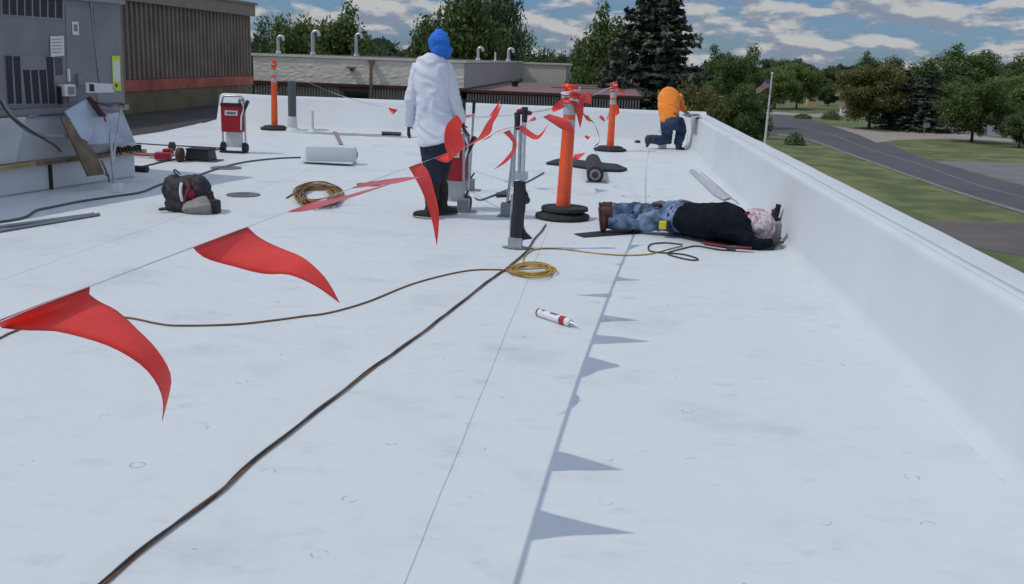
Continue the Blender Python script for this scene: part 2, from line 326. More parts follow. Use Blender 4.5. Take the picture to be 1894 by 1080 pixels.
def fuse(name, mb, m, parent, voxel=.012, smooth=4, wrinkle=0., wscale=6., label=None):
    """one continuous surface from overlapping lofts"""
    me = bpy.data.meshes.new('tmp'); me.from_pydata([tuple(v) for v in mb.v], [], mb.f)
    bm = bmesh.new(); bm.from_mesh(me); bmesh.ops.recalc_face_normals(bm, faces=bm.faces[:]); bm.to_mesh(me); bm.free()
    o = bpy.data.objects.new('tmp', me); COL.objects.link(o)
    r = o.modifiers.new('r', 'REMESH'); r.mode = 'VOXEL'; r.voxel_size = voxel
    if smooth: s_ = o.modifiers.new('s', 'SMOOTH'); s_.iterations = smooth; s_.factor = .5
    dg = bpy.context.evaluated_depsgraph_get(); me2 = bpy.data.meshes.new_from_object(o.evaluated_get(dg)); bpy.data.objects.remove(o); bpy.data.meshes.remove(me)
    if wrinkle:
        nv = len(me2.vertices); nn = [v.normal.copy() for v in me2.vertices]
        for v, nrm in zip(me2.vertices, nn):
            p = v.co * wscale; q = Vector((p.x + mnoise.noise(p * .7) * 1.5, p.y, p.z * 1.8 + p.x * .8))
            k = 1 - abs(mnoise.noise(q)) * 2.2
            v.co += nrm * wrinkle * (k - .45)
    me2.materials.clear(); me2.materials.append(m); me2.polygons.foreach_set('use_smooth', [True] * len(me2.polygons)); me2.update()
    o = link_mesh(name, me2, parent, True); me2.name = name
    return tag(o, label)
def copy_tree(o, parent=None):
    c = o.copy(); COL.objects.link(c)
    if parent is not None: c.parent = parent
    for ch in list(o.children): copy_tree(ch, c)
    return c
def cord(name, pts, r, m, label, cat, group=None, n=8, k=6, parent=None):
    p = smooth_path(pts, k); mb = MB(); mb.loft(p, r, n)
    return make(name, mb, m, parent, smooth=True, label=label, cat=cat, group=group)
V = Vector

# ================================================================ SETTING
Z0 = -4.2
mb = MB(); mb.box((-6, 6, -.15), (17.0 + 2, 30, .3)); mb.v = []; mb.f = []; mb.m = []
# roof deck, finely divided so seams and shade read
mb.grid([[V((x, y, 0)) for x in (-14, -10, -6, -2, 1.7)] for y in (-4, 2, 8, 14, 20.9)])
mb.grid([[V((x, y, -.02)) for x in (-14, 1.7)] for y in (20.9, 33)])
make('roof', mb, M_ROOF, kind='structure', label='white membrane flat roof', base=False)
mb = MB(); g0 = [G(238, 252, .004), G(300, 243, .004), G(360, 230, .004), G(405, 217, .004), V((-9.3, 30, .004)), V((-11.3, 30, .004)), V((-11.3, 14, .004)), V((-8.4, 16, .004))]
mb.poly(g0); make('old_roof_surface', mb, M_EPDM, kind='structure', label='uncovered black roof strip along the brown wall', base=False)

def grass_mat():
    m = mat('mown_grass', (.15, .175, .06), .9, col2=(.075, .105, .034), scale=.45, bump=.6, bscale=6, thr=(.42, .60)); return m
mb = MB(); S = 1500
mb.grid([[V((x, y, Z0 + (0 if y < 240 else 0))) for x in (-S, -200, 0, 200, S)] for y in (-200, 0, 100, 300, 2600)])
make('ground', mb, grass_mat(), kind='structure', label='mown grass ground', base=False)
def gpoly(name, px, m, dz, label):
    mb = MB(); mb.poly([G(x, y, Z0) + V((0, 0, dz)) for x, y in px]); return make(name, mb, m, kind='structure', label=label, base=False)
road_near = [(1300, 250), (1400, 250), (1460, 253), (1520, 268), (1640, 312), (1760, 355), (1894, 397), (2150, 490)]
road_far = [(2150, 425), (1894, 345), (1800, 320), (1700, 290), (1640, 264), (1560, 238), (1500, 222), (1440, 211), (1300, 200)]
gpoly('road', road_near + road_far, M_ASPH, .012, 'grey asphalt road curving past the lawn')
gpoly('driveway', [(1500, 405), (1894, 412), (2080, 418), (2080, 500), (1894, 474), (1790, 456), (1640, 446)], M_ASPH2, .008, 'worn brown asphalt driveway')
gpoly('road_apron', [(1725, 298), (1800, 299), (1894, 303), (2050, 312), (2050, 400), (1894, 343), (1800, 318)], mat('pale_asphalt', (.16, .165, .17), .9, scale=.5), .008, 'pale paved apron beside the road')
gpoly('concrete_path', [(1536, 232), (1560, 235), (1634, 245), (1732, 244), (1817, 252), (1960, 268), (1960, 280), (1894, 267), (1753, 257), (1660, 259), (1621, 264), (1590, 250)], M_CONC, .016, 'pale concrete driveway')
gpoly('parking_area', [(1742, 211), (1775, 211), (1960, 232), (1960, 262), (1817, 250), (1735, 243)], mat('parking_asphalt', (.15, .15, .16), .9, scale=.5), .008, 'grey paved yard behind the spruces')
gpoly('far_path', [(1380, 206), (1440, 207), (1500, 211), (1570, 207), (1570, 211), (1510, 217), (1440, 212), (1380, 210)], M_CONC, .018, 'pale path at the far edge of the road')
def gline(name, px, wd, m, dz, label):
    p = smooth_path([G(x, y, Z0) for x, y in px], 4); rows = []
    for i, q in enumerate(p):
        t = (p[min(i + 1, len(p) - 1)] - p[max(i - 1, 0)]).normalized(); s_ = V((-t.y, t.x, 0)) * wd / 2; rows.append([q + s_ + V((0, 0, dz)), q - s_ + V((0, 0, dz))])
    mb = MB(); mb.grid(rows); return make(name, mb, m, kind='structure', label=label, base=False)
gline('road_marking', [(1480, 236), (1540, 250), (1610, 277), (1700, 304), (1800, 340), (1894, 366), (2050, 410)], .13, M_LINE, .02, 'faded white line along the road')
mbk = MB(); kp = smooth_path([G(x, y, Z0) for x, y in [(1440, 249), (1500, 260), (1580, 289), (1700, 332), (1800, 366), (1894, 394), (2050, 448)]], 4)
for i in range(len(kp) - 1): mbk.loft([kp[i], kp[i + 1]], (.09, .10), 4)
make('kerb', mbk, mat('kerb_concrete', (.20, .205, .19), .9, var=.15, scale=1), kind='structure', label='concrete kerb beside the road', base=False)
# low hills at the horizon
mb = MB(); rows = []
for j in range(6):
    row = []
    for i in range(90):
        a = math.radians(-75 + i * 150 / 89); d = 560 + j * 60
        h = (0, 3.4, 5.5, 6.2, 4, 0)[j] * (.75 + .5 * mnoise.noise(V((i * .17, j * .3, 2)))) + (.5 * mnoise.noise(V((i * 1.9, j * 1.3, 5))) * (1 if 0 < j < 5 else 0))
        row.append(V((math.sin(a) * d, math.cos(a) * d, Z0 + h)))
    rows.append(row)
mb.grid(rows); make('hills', mb, mat('far_wood', (.05, .085, .06), .95, col2=(.03, .055, .04), scale=.05, bump=.5, bscale=.5), kind='structure', label='low wooded hills on the horizon', base=False, smooth=True)

# ================================================================ PARAPETS
r_ = root('parapet', (1.8, 9, 0), 'long white membrane-covered parapet wall along the right edge of the roof', 'parapet')
prof = [(1.40, -.012), (1.47, .022), (1.505, .07), (1.575, .565), (1.58, .592), (1.597, .606), (1.72, .612), (1.885, .606), (1.915, .60), (1.925, .57)]
skew = lambda y: .20 - .0145 * (y - 3.67)      # the wall is not quite square to the deck
rows = []
for i in range(141):
    y = -4 + i * (24.72 / 140); row = []
    for j, (x, z) in enumerate(prof):
        p = V((x + skew(y), y, z)); k = .006 if 1 < j < 9 else .002
        p.x += k * mnoise.noise(V((y * 1.3, z * 3, 1))); p.z += k * .6 * mnoise.noise(V((y * .9, x * 6, 7))) * (j > 3)
        row.append(p)
    rows.append(row)
mb = MB(); mb.grid(rows); make('membrane_skin', mb, M_PAR, r_, smooth=True)
rows = []
for i in range(141):
    y = -4 + i * (24.72 / 140); rows.append([V((x + skew(y), y, z + .0018 + .0036 * mnoise.noise(V((y * .9, x * 6, 7))))) for x, z in ((1.635, .6080), (1.665, .6095), (1.70, .6112))])
mb = MB(); mb.grid(rows); make('lap_strip', mb, M_PAR, r_, smooth=True, solid=.0015)
mb = MB(); mb.slab([(1.85 + skew(-3.9), -3.9, Z0), (1.915 + skew(-3.9), -3.9, Z0), (1.915 + skew(20.6), 20.6, Z0), (1.85 + skew(20.6), 20.6, Z0)], (0, 0, .565 - Z0)); make('outer_wall', mb, M_FASC, r_)

r_ = root('parapet', (-3.4, 20.8, 0), 'low white parapet wall across the far end of the roof', 'parapet')
rows = []
for i in range(90):
    x = -8.2 + i * (10.06 / 89); row = []
    for j, (y, z) in enumerate([(19.92, -.01), (20.22, .035), (20.36, .10), (20.60, .58), (20.64, .625), (20.68, .638), (20.85, .645), (20.98, .635), (21.0, .6), (21.0, Z0)]):
        row.append(V((x, y + .012 * mnoise.noise(V((x * 1.2, z * 3, 3))) * (1 < j < 8), z + (.010 * mnoise.noise(V((x * .8, 4, 1))) if 2 < j < 9 else 0))))
    rows.append(row)
mb = MB(); mb.grid(rows); make('membrane_skin', mb, M_PAR, r_, smooth=True)
mb = MB(); mb.slab([(-8.2, 20.34, 0), (-8.2, 21.0, 0), (-8.2, 21.0, .64), (-8.2, 20.61, .62)], (-.012, 0, 0)); make('end_cap', mb, M_PAR, r_)

# ================================================================ BUILDINGS
# brown ribbed building on the left, wall face at X=-11.3 running from Y=6 to Y=31
r_ = root('brown_building', (-14, 20, Z0), 'tall brown ribbed-metal building wall with rusty red band beyond the grey rooftop unit', 'building')
mb = MB(); mb.box((-14.4, 18.5, (Z0 + 2.85) / 2), (6.0, 24.9, 2.85 - Z0)); make('core_wall', mb, M_BROWN, r_)
mb = MB(); y = 6.1; rnd = random.Random(3)
while y < 30.98:
    mb.slab([(-11.40, y, .78), (-11.40, y + .17, .78), (-11.30, y + .135, .78), (-11.30, y + .035, .78)], (0, 0, 1.80)); y += .25
make('ribbed_siding', mb, mat('brown_ribs', (.17, .135, .105), .5, var=.3, scale=1.2), r_)
mb = MB(); mb.box((-11.27, 18.53, 2.73), (.24, 25.0, .34)); mb.box((-11.25, 18.53, 2.93), (.32, 25.1, .07)); make('fascia', mb, M_FASC, r_)
mb = MB(); mb.box((-11.33, 18.5, .64), (.14, 24.96, .26)); make('red_band', mb, M_REDB, r_)
mb = MB(); mb.box((-11.35, 18.5, (.508 + Z0) / 2), (.14, 24.94, .508 - Z0)); make('base_wall', mb, M_OLIVE, r_)
mb = MB(); mb.box((-14.4, 18.5, 2.86), (6.2, 24.8, .04)); make('roof', mb, M_EPDM, r_)
# far tan block building
YB = 36.
r_ = root('block_building', (-9.2, 47, Z0), 'tan split-face block building beyond the far parapet, grey side wall on its right', 'building')
mb = MB(); mb.box((-9.2, YB + 11, (.47 + 1.36) / 2), (7.72, 22, .89)); make('block_wall', mb, M_STONE, r_, bev=0)
rows = []
for zz in range(16):
    rows.append([V((-13.05 + i * 7.71 / 150, YB - .012 - .022 * abs(mnoise.noise(V((i * .16, zz * 1.1, 2)))) , .49 + zz * .86 / 15)) for i in range(151)])
mb = MB(); mb.grid(rows); make('split_face', mb, M_STONE, r_)
mb = MB(); mb.box((-5.32, YB + 11, .915), (.05, 21.98, .87)); make('side_wall', mb, M_SIDESHADE, r_)
mb = MB(); mb.box((-9.2, YB + 11, 1.405), (7.86, 22.12, .09)); make('coping', mb, mat('tan_coping', (.66, .62, .54), .6, var=.06), r_)
mb = MB(); mb.box((-9.2, YB + 11, .425), (7.9, 22.1, .10)); make('trim_band', mb, M_MAROON, r_)
mb = MB(); mb.box((-9.2, YB + 11.1, (.375 + Z0) / 2), (7.6, 21.9, .375 - Z0)); make('core_wall', mb, M_RIBD, r_)
for x, xe in ((-13.0, -9.87), (-8.72, -5.5)):
    mb = MB()
    mb.box(((x + xe) / 2, YB + .14, -.2), (xe - x, .03, 1.13))
    while x < xe: mb.box((x, YB + .10, -.2), (.055, .10, 1.14)); x += .105
    make('ribbed_siding', mb, M_RIB, r_)
f_ = make('window', MB().box((-9.3, YB + .12, .05), (1.08, .10, .62)), mat('window_surround', (.12, .095, .085), .6), r_)
make('pane', MB().box((-9.28, YB + .06, .08), (.86, .02, .28)), mat('dark_glass', (.02, .02, .025), .15), f_)
f_ = make('wall_lamp', MB().box((-9.4, YB - .16, 1.06), (.30, .22, .06)).box((-9.4, YB - .07, 1.0), (.12, .1, .12)), M_FASC, r_)
mb = MB(); mb.box((-8.67, YB - .17, .62), (.09, .09, 1.42)); mb.box((-8.67, YB - .12, 1.30), (.2, .18, .11)); make('downspout', mb, mat('tan_gutter', (.17, .13, .10), .6), r_)
mb = MB(); mb.box((-9.2, YB + 11, 1.452), (7.5, 21.8, .01)); make('roof', mb, M_EPDM, r_)
r_ = root('annex_building', (-2.2, 43, Z0), 'low annex with flat faded red roof and ribbed tan fascia beyond the far parapet', 'building')
mb = MB(); mb.box((-2.2, YB + 7.6, (.36 + Z0) / 2), (6.2, 14.8, .36 - Z0)); make('core_wall', mb, M_RIBD, r_)
mb = MB(); x = -5.2
while x < .95: mb.box((x, YB + .10, -.25), (.05, .12, 1.1)); x += .098
make('ribbed_siding', mb, M_RIB, r_)
mb = MB(); mb.box((-2.16, YB + .06, .395), (6.32, .2, .085)); mb.box((.97, YB + 7.5, .395), (.1, 14.7, .085)); make('trim_band', mb, M_MAROON, r_)
mb = MB(); mb.box((-2.18, YB + 7.6, .405), (6.2, 14.8, .05)); make('roof', mb, M_ANNEX, r_)
for bx_, by_ in ((-1.1, 6.9), (-.2, 10.5)): make('roof_batten', MB().box((bx_, YB + by_, .455), (3.1, .12, .05)), M_FASC, r_)
mb = MB(); mb.cyl((-4.15, YB + 6.5, .43), (-4.15, YB + 6.5, .56), .13); mb.blob((-4.15, YB + 6.5, .64), (.2, .2, .1)); make('roof_vent', mb, M_BLACK, r_, smooth=True)
r_ = root('penthouse_building', (-4, 60, Z0), 'small tan block rooftop penthouse standing behind the red annex roof', 'building')
a, b = at(963, 120, 58), at(1048, 122, 58); c = at(1068, 122, 62)
mb = MB(); mb.box(((a.x + b.x) / 2, 60.5, -1.3), (b.x - a.x, 5, 5.2)); make('block_wall', mb, M_STONE, r_)
mb = MB(); mb.box((b.x + .03, 60.5, -1.3), (.05, 4.96, 5.18)); make('side_wall', mb, M_SIDESHADE, r_)
mb = MB(); mb.box(((a.x + b.x) / 2 + .03, 60.5, 1.34), (b.x - a.x + .2, 5.1, .09)); make('coping', mb, mat('tan_coping', (.50, .46, .40)), r_)
# gooseneck vents on the block building
def gooseneck(px, ptop, pbot, rr, label, Y=39.5):
    rr *= .66
    b = at(px, pbot, Y); t = at(px, ptop, Y); b.z = 1.45; h = t.z - b.z
    o = root('gooseneck_vent', b, label, 'roof vent', 'gooseneck vents on the block building')
    R = rr * 1.6; pts = [V((0, 0, 0)), V((0, 0, h * .5)), V((0, 0, h - R))] + [V((R - R * math.cos(q), 0, h - R + R * math.sin(q))) for q in np.linspace(.3, math.pi, 8)] + [V((2 * R, 0, h - R * 1.5))]
    mb = MB(); mb.loft(pts, rr, 12); make('bent_pipe', mb, M_ALU, o, world=False, smooth=True)
    mb = MB(); mb.cyl((0, 0, 0), (0, 0, .1), rr * 1.5); make('flashing_collar', mb, M_WHITE, o, world=False, smooth=True)
gooseneck(515, 67, 98, .10, 'leftmost gooseneck vent pipe, above the left orange post')
gooseneck(579, 58, 100, .115, 'tallest gooseneck vent pipe, second from the left with a bright flap')
gooseneck(659, 63, 103, .10, 'slim gooseneck vent pipe, third from the left before the tree gap')
gooseneck(884, 88, 113, .09, 'short gooseneck vent just right of the blue head wrap', 41)
gooseneck(940, 90, 115, .10, 'rightmost gooseneck vent near the end of the grey side wall', 44)
mb = MB(); b = at(916, 113, 42); b.z = 1.45; mb.cyl(b, b + V((0, 0, .36)), .035); mb.cyl(b, b + V((0, 0, .05)), .07)
make('vent_pipe', mb, M_WHITE, smooth=True, label='thin straight white vent pipe between two gooseneck vents', cat='vent pipe')

# ================================================================ TREES
def leaf_mesh(name, P, Nn, size, m, rs, elong=1.5):
    """small folded leaf-clump quads at points P facing roughly Nn"""
    n = len(P); rg = np.random.default_rng(rs)
    d = rg.normal(size=(n, 3)); Nn = Nn + d * .75; Nn /= np.linalg.norm(Nn, axis=1)[:, None]
    a = np.cross(Nn, rg.normal(size=(n, 3))); a /= np.linalg.norm(a, axis=1)[:, None]; b = np.cross(Nn, a)
    s = size * rg.uniform(.55, 1.35, n)[:, None]
    v = np.stack([P - a * s * elong * .5, P - b * s * .42 + a * s * .05 , P + a * s * elong * .5, P + b * s * .42 - a * s * .05], 1).reshape(-1, 3)
    me = bpy.data.meshes.new(name); me.vertices.add(4 * n); me.vertices.foreach_set('co', v.ravel().astype(np.float32))
    me.loops.add(4 * n); me.loops.foreach_set('vertex_index', np.arange(4 * n, dtype=np.int32))
    me.polygons.add(n); me.polygons.foreach_set('loop_start', np.arange(0, 4 * n, 4, dtype=np.int32)); me.polygons.foreach_set('loop_total', np.full(n, 4, np.int32))
    me.materials.append(m); me.update(calc_edges=True); return me
def crown_points(n, seed, shape='round', nb=60):
    rg = np.random.default_rng(seed); P = []; Q = []
    cs = []
    while len(cs) < nb:
        p = rg.uniform(-1, 1, 3)
        if np.linalg.norm(p) > 1 or np.linalg.norm(p) < .35: continue
        z = .5 + p[2] * .42
        if shape == 'full': k_ = math.sqrt(1 - abs(p[2]) ** 3.5) / max(.25, math.sqrt(1 - p[2] ** 2)); p[0] *= k_; p[1] *= k_
        if shape in ('round', 'full'): w = .40
        elif shape == 'tall': w = .33 * (1 - .35 * z)
        elif shape == 'vase': w = .38 * (.55 + .6 * z)
        else: w = .42 * (1.15 - .75 * z)
        cs.append((p[0] * w, p[1] * w, .06 + z * .86 + (.05 * rg.normal() if p[2] > .3 else 0), rg.uniform(.07, .15)))
    cs.append((0, 0, .5, .24)); cs.append((0, 0, .35, .2)); wts = np.array([c[3] ** 2 for c in cs]); wts /= wts.sum()
    for c, k in zip(cs, rg.multinomial(n, wts)):
        d = rg.normal(size=(k, 3)); d /= np.linalg.norm(d, axis=1)[:, None]; rr = c[3] * rg.uniform(.35, 1.08, k)[:, None] ** .8 * c[3] ** 0 if False else c[3] * rg.uniform(.35, 1.12, k)[:, None]
        p = d * rr * np.array([1, 1, .8]); P.append(p + np.array(c[:3])); Q.append(d + np.array([0, 0, .35]))
    return np.concatenate(P), np.concatenate(Q), cs
TREEM = {}
def tree_meshes(kind, m, seed):
    key = (kind, m.name, seed)
    if key in TREEM: return TREEM[key]
    rg = random.Random(seed)
    if kind in ('spruce', 'bigspruce'):
        P = []; Q = []; g = np.random.default_rng(seed); n = 22000 if kind == 'bigspruce' else 17000
        tb = MB(); tb.loft([(0, 0, 0), (.003, 0, .5), (0, 0, .98)], [.018, .012, .002], 7)
        nl = 26; per = n // (nl * 13)
        for l in range(nl):
            z = .05 + .93 * (l / nl) ** .92; R = .30 * (1 - z) ** .85 * g.uniform(.82, 1.12) + .01; nbr = 13
            for q in range(nbr):
                a = 2 * math.pi * (q + g.uniform(-.35, .35)) / nbr + l; Rq = R * g.uniform(.72, 1.14)
                t = g.uniform(.12, 1, per) ** .75; drop = -.045 * t ** 1.5 * (Rq / .3) + .03 * np.maximum(t - .7, 0)
                wd = .055 * (Rq / .25) * (1 - t * .6)
                off = g.normal(size=per) * wd * .6
                x = np.cos(a) * t * Rq - np.sin(a) * off; y = np.sin(a) * t * Rq + np.cos(a) * off
                P.append(np.stack([x, y, z + drop + g.normal(size=per) * .006], 1)); Q.append(np.tile([math.cos(a) * .5, math.sin(a) * .5, .8], (per, 1)))
            for q in range(5):
                a = 2 * math.pi * q / 5 + l; tb.loft([(0, 0, z), (math.cos(a) * R * .8, math.sin(a) * R * .8, z - .02)], [.003, .001], 4)
        P = np.concatenate(P); Q = np.concatenate(Q); me = leaf_mesh('crown', P, Q, .0155 if kind == 'bigspruce' else .022, m, seed, 2.0)
    else:
        n = 15000 if kind not in ('shrub', 'full') else 21000
        P, Q, cs = crown_points(n, seed, {'shrub': 'full'}.get(kind, kind))
        if kind == 'shrub': P[:, 2] = P[:, 2] * .95 - .03
        me = leaf_mesh('crown', P, Q, .022 if kind not in ('shrub', 'full') else .0225, m, seed)
        tb = MB(); tb.loft([(0, 0, -.02), (.004, .002, .15), (-.003, 0, .35), (0, .004, .7)], [.022, .016, .011, .004], 8)
        for c in cs[:14]: tb.loft([(0, 0, min(.12 + c[2] * .3, .6)), V((c[0] * .5, c[1] * .5, (c[2] + .2) * .55)), V(c[:3])], [.008, .005, .002], 5)
    tm = bpy.data.meshes.new('trunk'); tm.from_pydata([tuple(v) for v in tb.v], [], tb.f); tm.materials.append(M_BARK); tm.update()
    TREEM[key] = (me, tm); return TREEM[key]
TG = {'spruce': 'spruce trees', 'bigspruce': 'spruce trees', 'shrub': 'shrubs beyond the roof edge'}
def tree(kind, m, seed, px, ptop, wpx, Y, label, cat='tree', base_z=None, group=None):
    t = at(px, ptop, Y); h = (t.z - Z0) * (1.0 if 'spruce' in kind else 1.04); wd = wpx / F * Y * (1.0 if 'spruce' in kind else 1.32); nat = {'spruce': .60, 'bigspruce': .60, 'tall': .70, 'round': .98, 'full': 1.0, 'vase': .95, 'shrub': .98, 'cone': .9}[kind] * h
    name = {'spruce': 'spruce_tree', 'bigspruce': 'spruce_tree', 'shrub': 'shrub'}.get(kind, 'leafy_tree')
    o = bpy.data.objects.new(name, None); COL.objects.link(o); o.location = (t.x, t.y, Z0); k = wd / nat * h; o.scale = (k, k, h * 1.0); o.rotation_euler.z = seed * 1.7 + px
    tag(o, label, cat, group or TG.get(kind, 'leafy trees around the site'))
    me, tm = tree_meshes(kind, m, seed)
    for nm, d in (('crown', me), ('trunk', tm)):
        c = bpy.data.objects.new(nm, d); COL.objects.link(c); c.parent = o
    return o
T = tree
# left, beyond the block building
T('round', FOL_D, 1, 488, 30, 90, 62, 'dark green tree at far left, directly beside the brown building corner')
T('tall', FOL_G, 2, 535, 12, 95, 58, 'ragged green tree above the left orange post')
T('tall', FOL_G, 3, 572, 3, 90, 60, 'tallest tree of the left cluster, above the second gooseneck vent')
T('cone', FOL_G, 4, 632, 13, 140, 58, 'broad green tree above the third gooseneck vent', )
T('round', FOL_D, 5, 668, 58, 70, 56, 'low dark tree at the right shoulder of the left cluster')
T('round', FOL_D, 1, 715, 84, 90, 95, 'dark distant tree low in the sky gap left of the white shirt')
T('round', FOL_D, 5, 757, 70, 60, 80, 'dark small tree between the sky gap and the blue-wrapped worker')
T('tall', FOL_G, 2, 798, 6, 104, 55, 'big leafy green tree right behind the blue head wrap')
T('tall', FOL_G, 3, 868, -70, 108, 56, 'very tall green tree cut by the top edge, right of the blue head wrap')
T('tall', FOL_D, 2, 922, -60, 90, 60, 'very tall dark tree cut by the top edge, left of the middle sky gap')
T('round', FOL_D, 1, 985, 60, 110, 66, 'dark rounded tree above the shaded side wall of the block building')
T('round', FOL_D, 5, 1035, 72, 70, 74, 'dark low tree between the penthouse and the spruce group')
T('round', FOL_G, 4, 1082, 82, 70, 70, 'mid green tree directly behind the small penthouse')
T('cone', FOL_G, 4, 1132, 18, 130, 56, 'green pointed tree joined to the left flank of the giant spruce')
T('bigspruce', FOL_S, 7, 1222, -75, 340, 50, 'giant dark blue-green spruce cut by the top edge, behind the kneeling worker')
T('spruce', FOL_S, 8, 1140, 70, 150, 46, 'shorter grey-green spruce left of the giant spruce')
T('shrub', FOL_O, 9, 1292, 108, 95, 42, 'yellow-green shrub right behind the orange-shirted worker', 'shrub')
T('full', FOL_G, 4, 1345, 90, 80, 85, 'mid green tree right of the giant spruce')
T('full', FOL_G, 1, 1392, 82, 80, 100, 'dark green tree above the willow-like shrub')
T('shrub', FOL_G, 10, 1357, 120, 108, 66, 'large rounded green shrub against the roof edge beside the flagpole', 'shrub')
T('full', FOL_L, 6, 1440, 118, 70, 150, 'bright green tree just behind the flag')
T('full', FOL_L, 9, 1482, 106, 66, 155, 'bright green tree to the right of the flag')
T('full', FOL_D, 5, 1450, 98, 100, 210, 'dark tree behind the two bright green trees near the flag')
T('full', FOL_D, 1, 1537, 146, 36, 172, 'small round dark tree right of the tiny yellow building')
T('full', FOL_G, 4, 1545, 124, 70, 215, 'distant green tree above the tiny yellow building')
T('cone', FOL_D, 4, 1608, 98, 60, 150, 'dark narrow tree peeking above the olive maple on its left')
T('tall', FOL_D, 3, 1655, 92, 40, 155, 'thin dark treetop rising behind the olive maple')
T('full', FOL_O, 9, 1622, 106, 108, 107, 'olive brown maple beside the two small spruces')
T('spruce', FOL_S, 8, 1676, 126, 105, 110, 'left of the two small dark spruces by the concrete driveway')
T('spruce', FOL_S, 7, 1718, 128, 118, 106, 'right of the two small dark spruces by the concrete driveway')
T('tall', FOL_G, 2, 1712, 103, 70, 150, 'green tree behind the two small spruces')
T('full', FOL_D, 1, 1748, 112, 90, 150, 'dark tree between the spruces and the lone maple')
T('round', FOL_G, 4, 1798, 86, 120, 170, 'tall rounded tree on the skyline above the lone maple')
T('round', FOL_D, 5, 1862, 100, 110, 190, 'dark tree on the skyline near the right edge')
T('round', FOL_G, 1, 1902, 98, 90, 180, 'dark green skyline tree cut by the right edge')
T('full', FOL_L, 6, 1866, 128, 80, 130, 'lighter green tree behind the lone maple at the right edge')
T('full', FOL_G, 6, 1814, 138, 104, 92.5, 'lone round maple with short trunk standing on the pale driveway edge')
T('shrub', FOL_D, 10, 1896, 196, 60, 88, 'dark shrub at the right edge beside the lone maple', 'shrub')
# far wood as one mass
rg = np.random.default_rng(5); PP = []; QQ = []
for i in range(190):
    a = math.radians(rg.uniform(-38, 34)); d = rg.uniform(235, 420); h = rg.uniform(4.2, 7.0) + (2.5 if abs(math.degrees(a)) > 21 else 0) + (3 if -32 < math.degrees(a) < -8 else 0); R = rg.uniform(4, 7)
    k = 150; dd = rg.normal(size=(k, 3)); dd /= np.linalg.norm(dd, axis=1)[:, None]; dd[:, 2] = np.abs(dd[:, 2])
    PP.append(dd * np.array([R, R, h]) * rg.uniform(.8, 1.08, k)[:, None] + np.array([math.sin(a) * d, math.cos(a) * d, Z0])); QQ.append(dd)
me = leaf_mesh('far_wood', np.concatenate(PP), np.concatenate(QQ), 1.9, FOL_F, 3); o = link_mesh('far_wood', me); tag(o, 'far-off band of trees along the horizon', 'woodland', kind='stuff')
# hedge bits and lawn clumps by the road
def tuft(px, py, wd, ht, label, m=FOL_D):
    b = G(px, py, Z0); rg = np.random.default_rng(int(px)); n = 700; d = rg.normal(size=(n, 3)); d /= np.linalg.norm(d, axis=1)[:, None]; d[:, 2] = np.abs(d[:, 2])
    me = leaf_mesh('low_bush', d * np.array([wd / 2, wd / 2, ht]) * rg.uniform(.6, 1.1, n)[:, None], d, .16, m, int(px)); o = link_mesh('low_bush', me); o.location = b; tag(o, label, 'bush', 'low bushes on the lawns')
tuft(1538, 221, 2.6, 1.0, 'small round bush on the lawn left of the olive maple'); tuft(1485, 219, 2.2, .5, 'low dark bush at the far edge of the road')
tuft(1470, 268, 1.6, .9, 'dark bush beside the roof edge right of the flagpole foot')


# small far buildings, sign, flagpole
b = G(1500, 196, Z0)
r_ = root('garden_shed', b, 'tiny pale yellow shed on the far lawn near the flag', 'shed')
mb = MB(); mb.box((0, 0, .75), (1.5, 1.3, 1.5)); make('wall', mb, M_HOUSE, r_, world=False)
mb = MB(); mb.slab([(-.9, -.8, 1.5), (.9, -.8, 1.5), (0, -.8, 1.95)], (0, 1.6, 0)); make('roof', mb, M_HROOF, r_, world=False)
mb = MB(); mb.box((.02, -.67, .95), (.9, .04, .22)); make('window', mb, M_UNITD, r_, world=False)
b = G(1606, 203, Z0)
r_ = root('house', b, 'low house with grey shingle roof half hidden by the olive maple', 'house')
mb = MB(); mb.box((0, 0, 1.0), (8.0, 5, 2.0)); make('wall', mb, mat('tan_house_wall', (.3, .27, .2), .8), r_, world=False)
mb = MB(); mb.slab([(-4.6, -3.0, 1.9), (-4.6, 3.0, 1.9), (-4.6, 0, 2.9)], (9.2, 0, 0)); make('roof', mb, mat('light_shingle', (.34, .30, .25), .9), r_, world=False)
mb = MB(); mb.box((-1.5, -2.52, 1.0), (1.2, .06, .9)); make('window', mb, M_UNITD, r_, world=False)
b = G(1886, 186, Z0)
r_ = root('house', b, 'low pale house glimpsed behind the lone maple at the right edge', 'house')
mb = MB(); mb.box((0, 0, 1.3), (10, 6, 2.6)); make('wall', mb, mat('tan_house_wall', (.3, .27, .2), .8), r_, world=False)
mb = MB(); mb.slab([(-5.4, -3.4, 2.5), (-5.4, 3.4, 2.5), (-5.4, 0, 4.0)], (10.8, 0, 0)); make('roof', mb, M_HROOF, r_, world=False)
b = G(1708, 251, Z0)
r_ = root('roadside_sign', b, 'small grey board on a thin post beside the concrete driveway', 'sign')
make('post', MB().box((0, 0, .5), (.07, .07, 1.05)), M_STEEL, r_, world=False); make('board', MB().box((.15, -.05, 1.0), (.62, .03, .42)), M_UNITL, r_, world=False)
b = G(1560, 216, Z0)
r_ = root('utility_cabinet', b, 'small white cabinet on the lawn left of the olive maple', 'cabinet')
make('housing', MB().box((0, 0, .55), (.9, .7, 1.1), bev=.04), M_WHITE, r_, world=False); make('cap', MB().box((0, 0, 1.13), (1.0, .8, .06)), M_UNITL, r_, world=False)
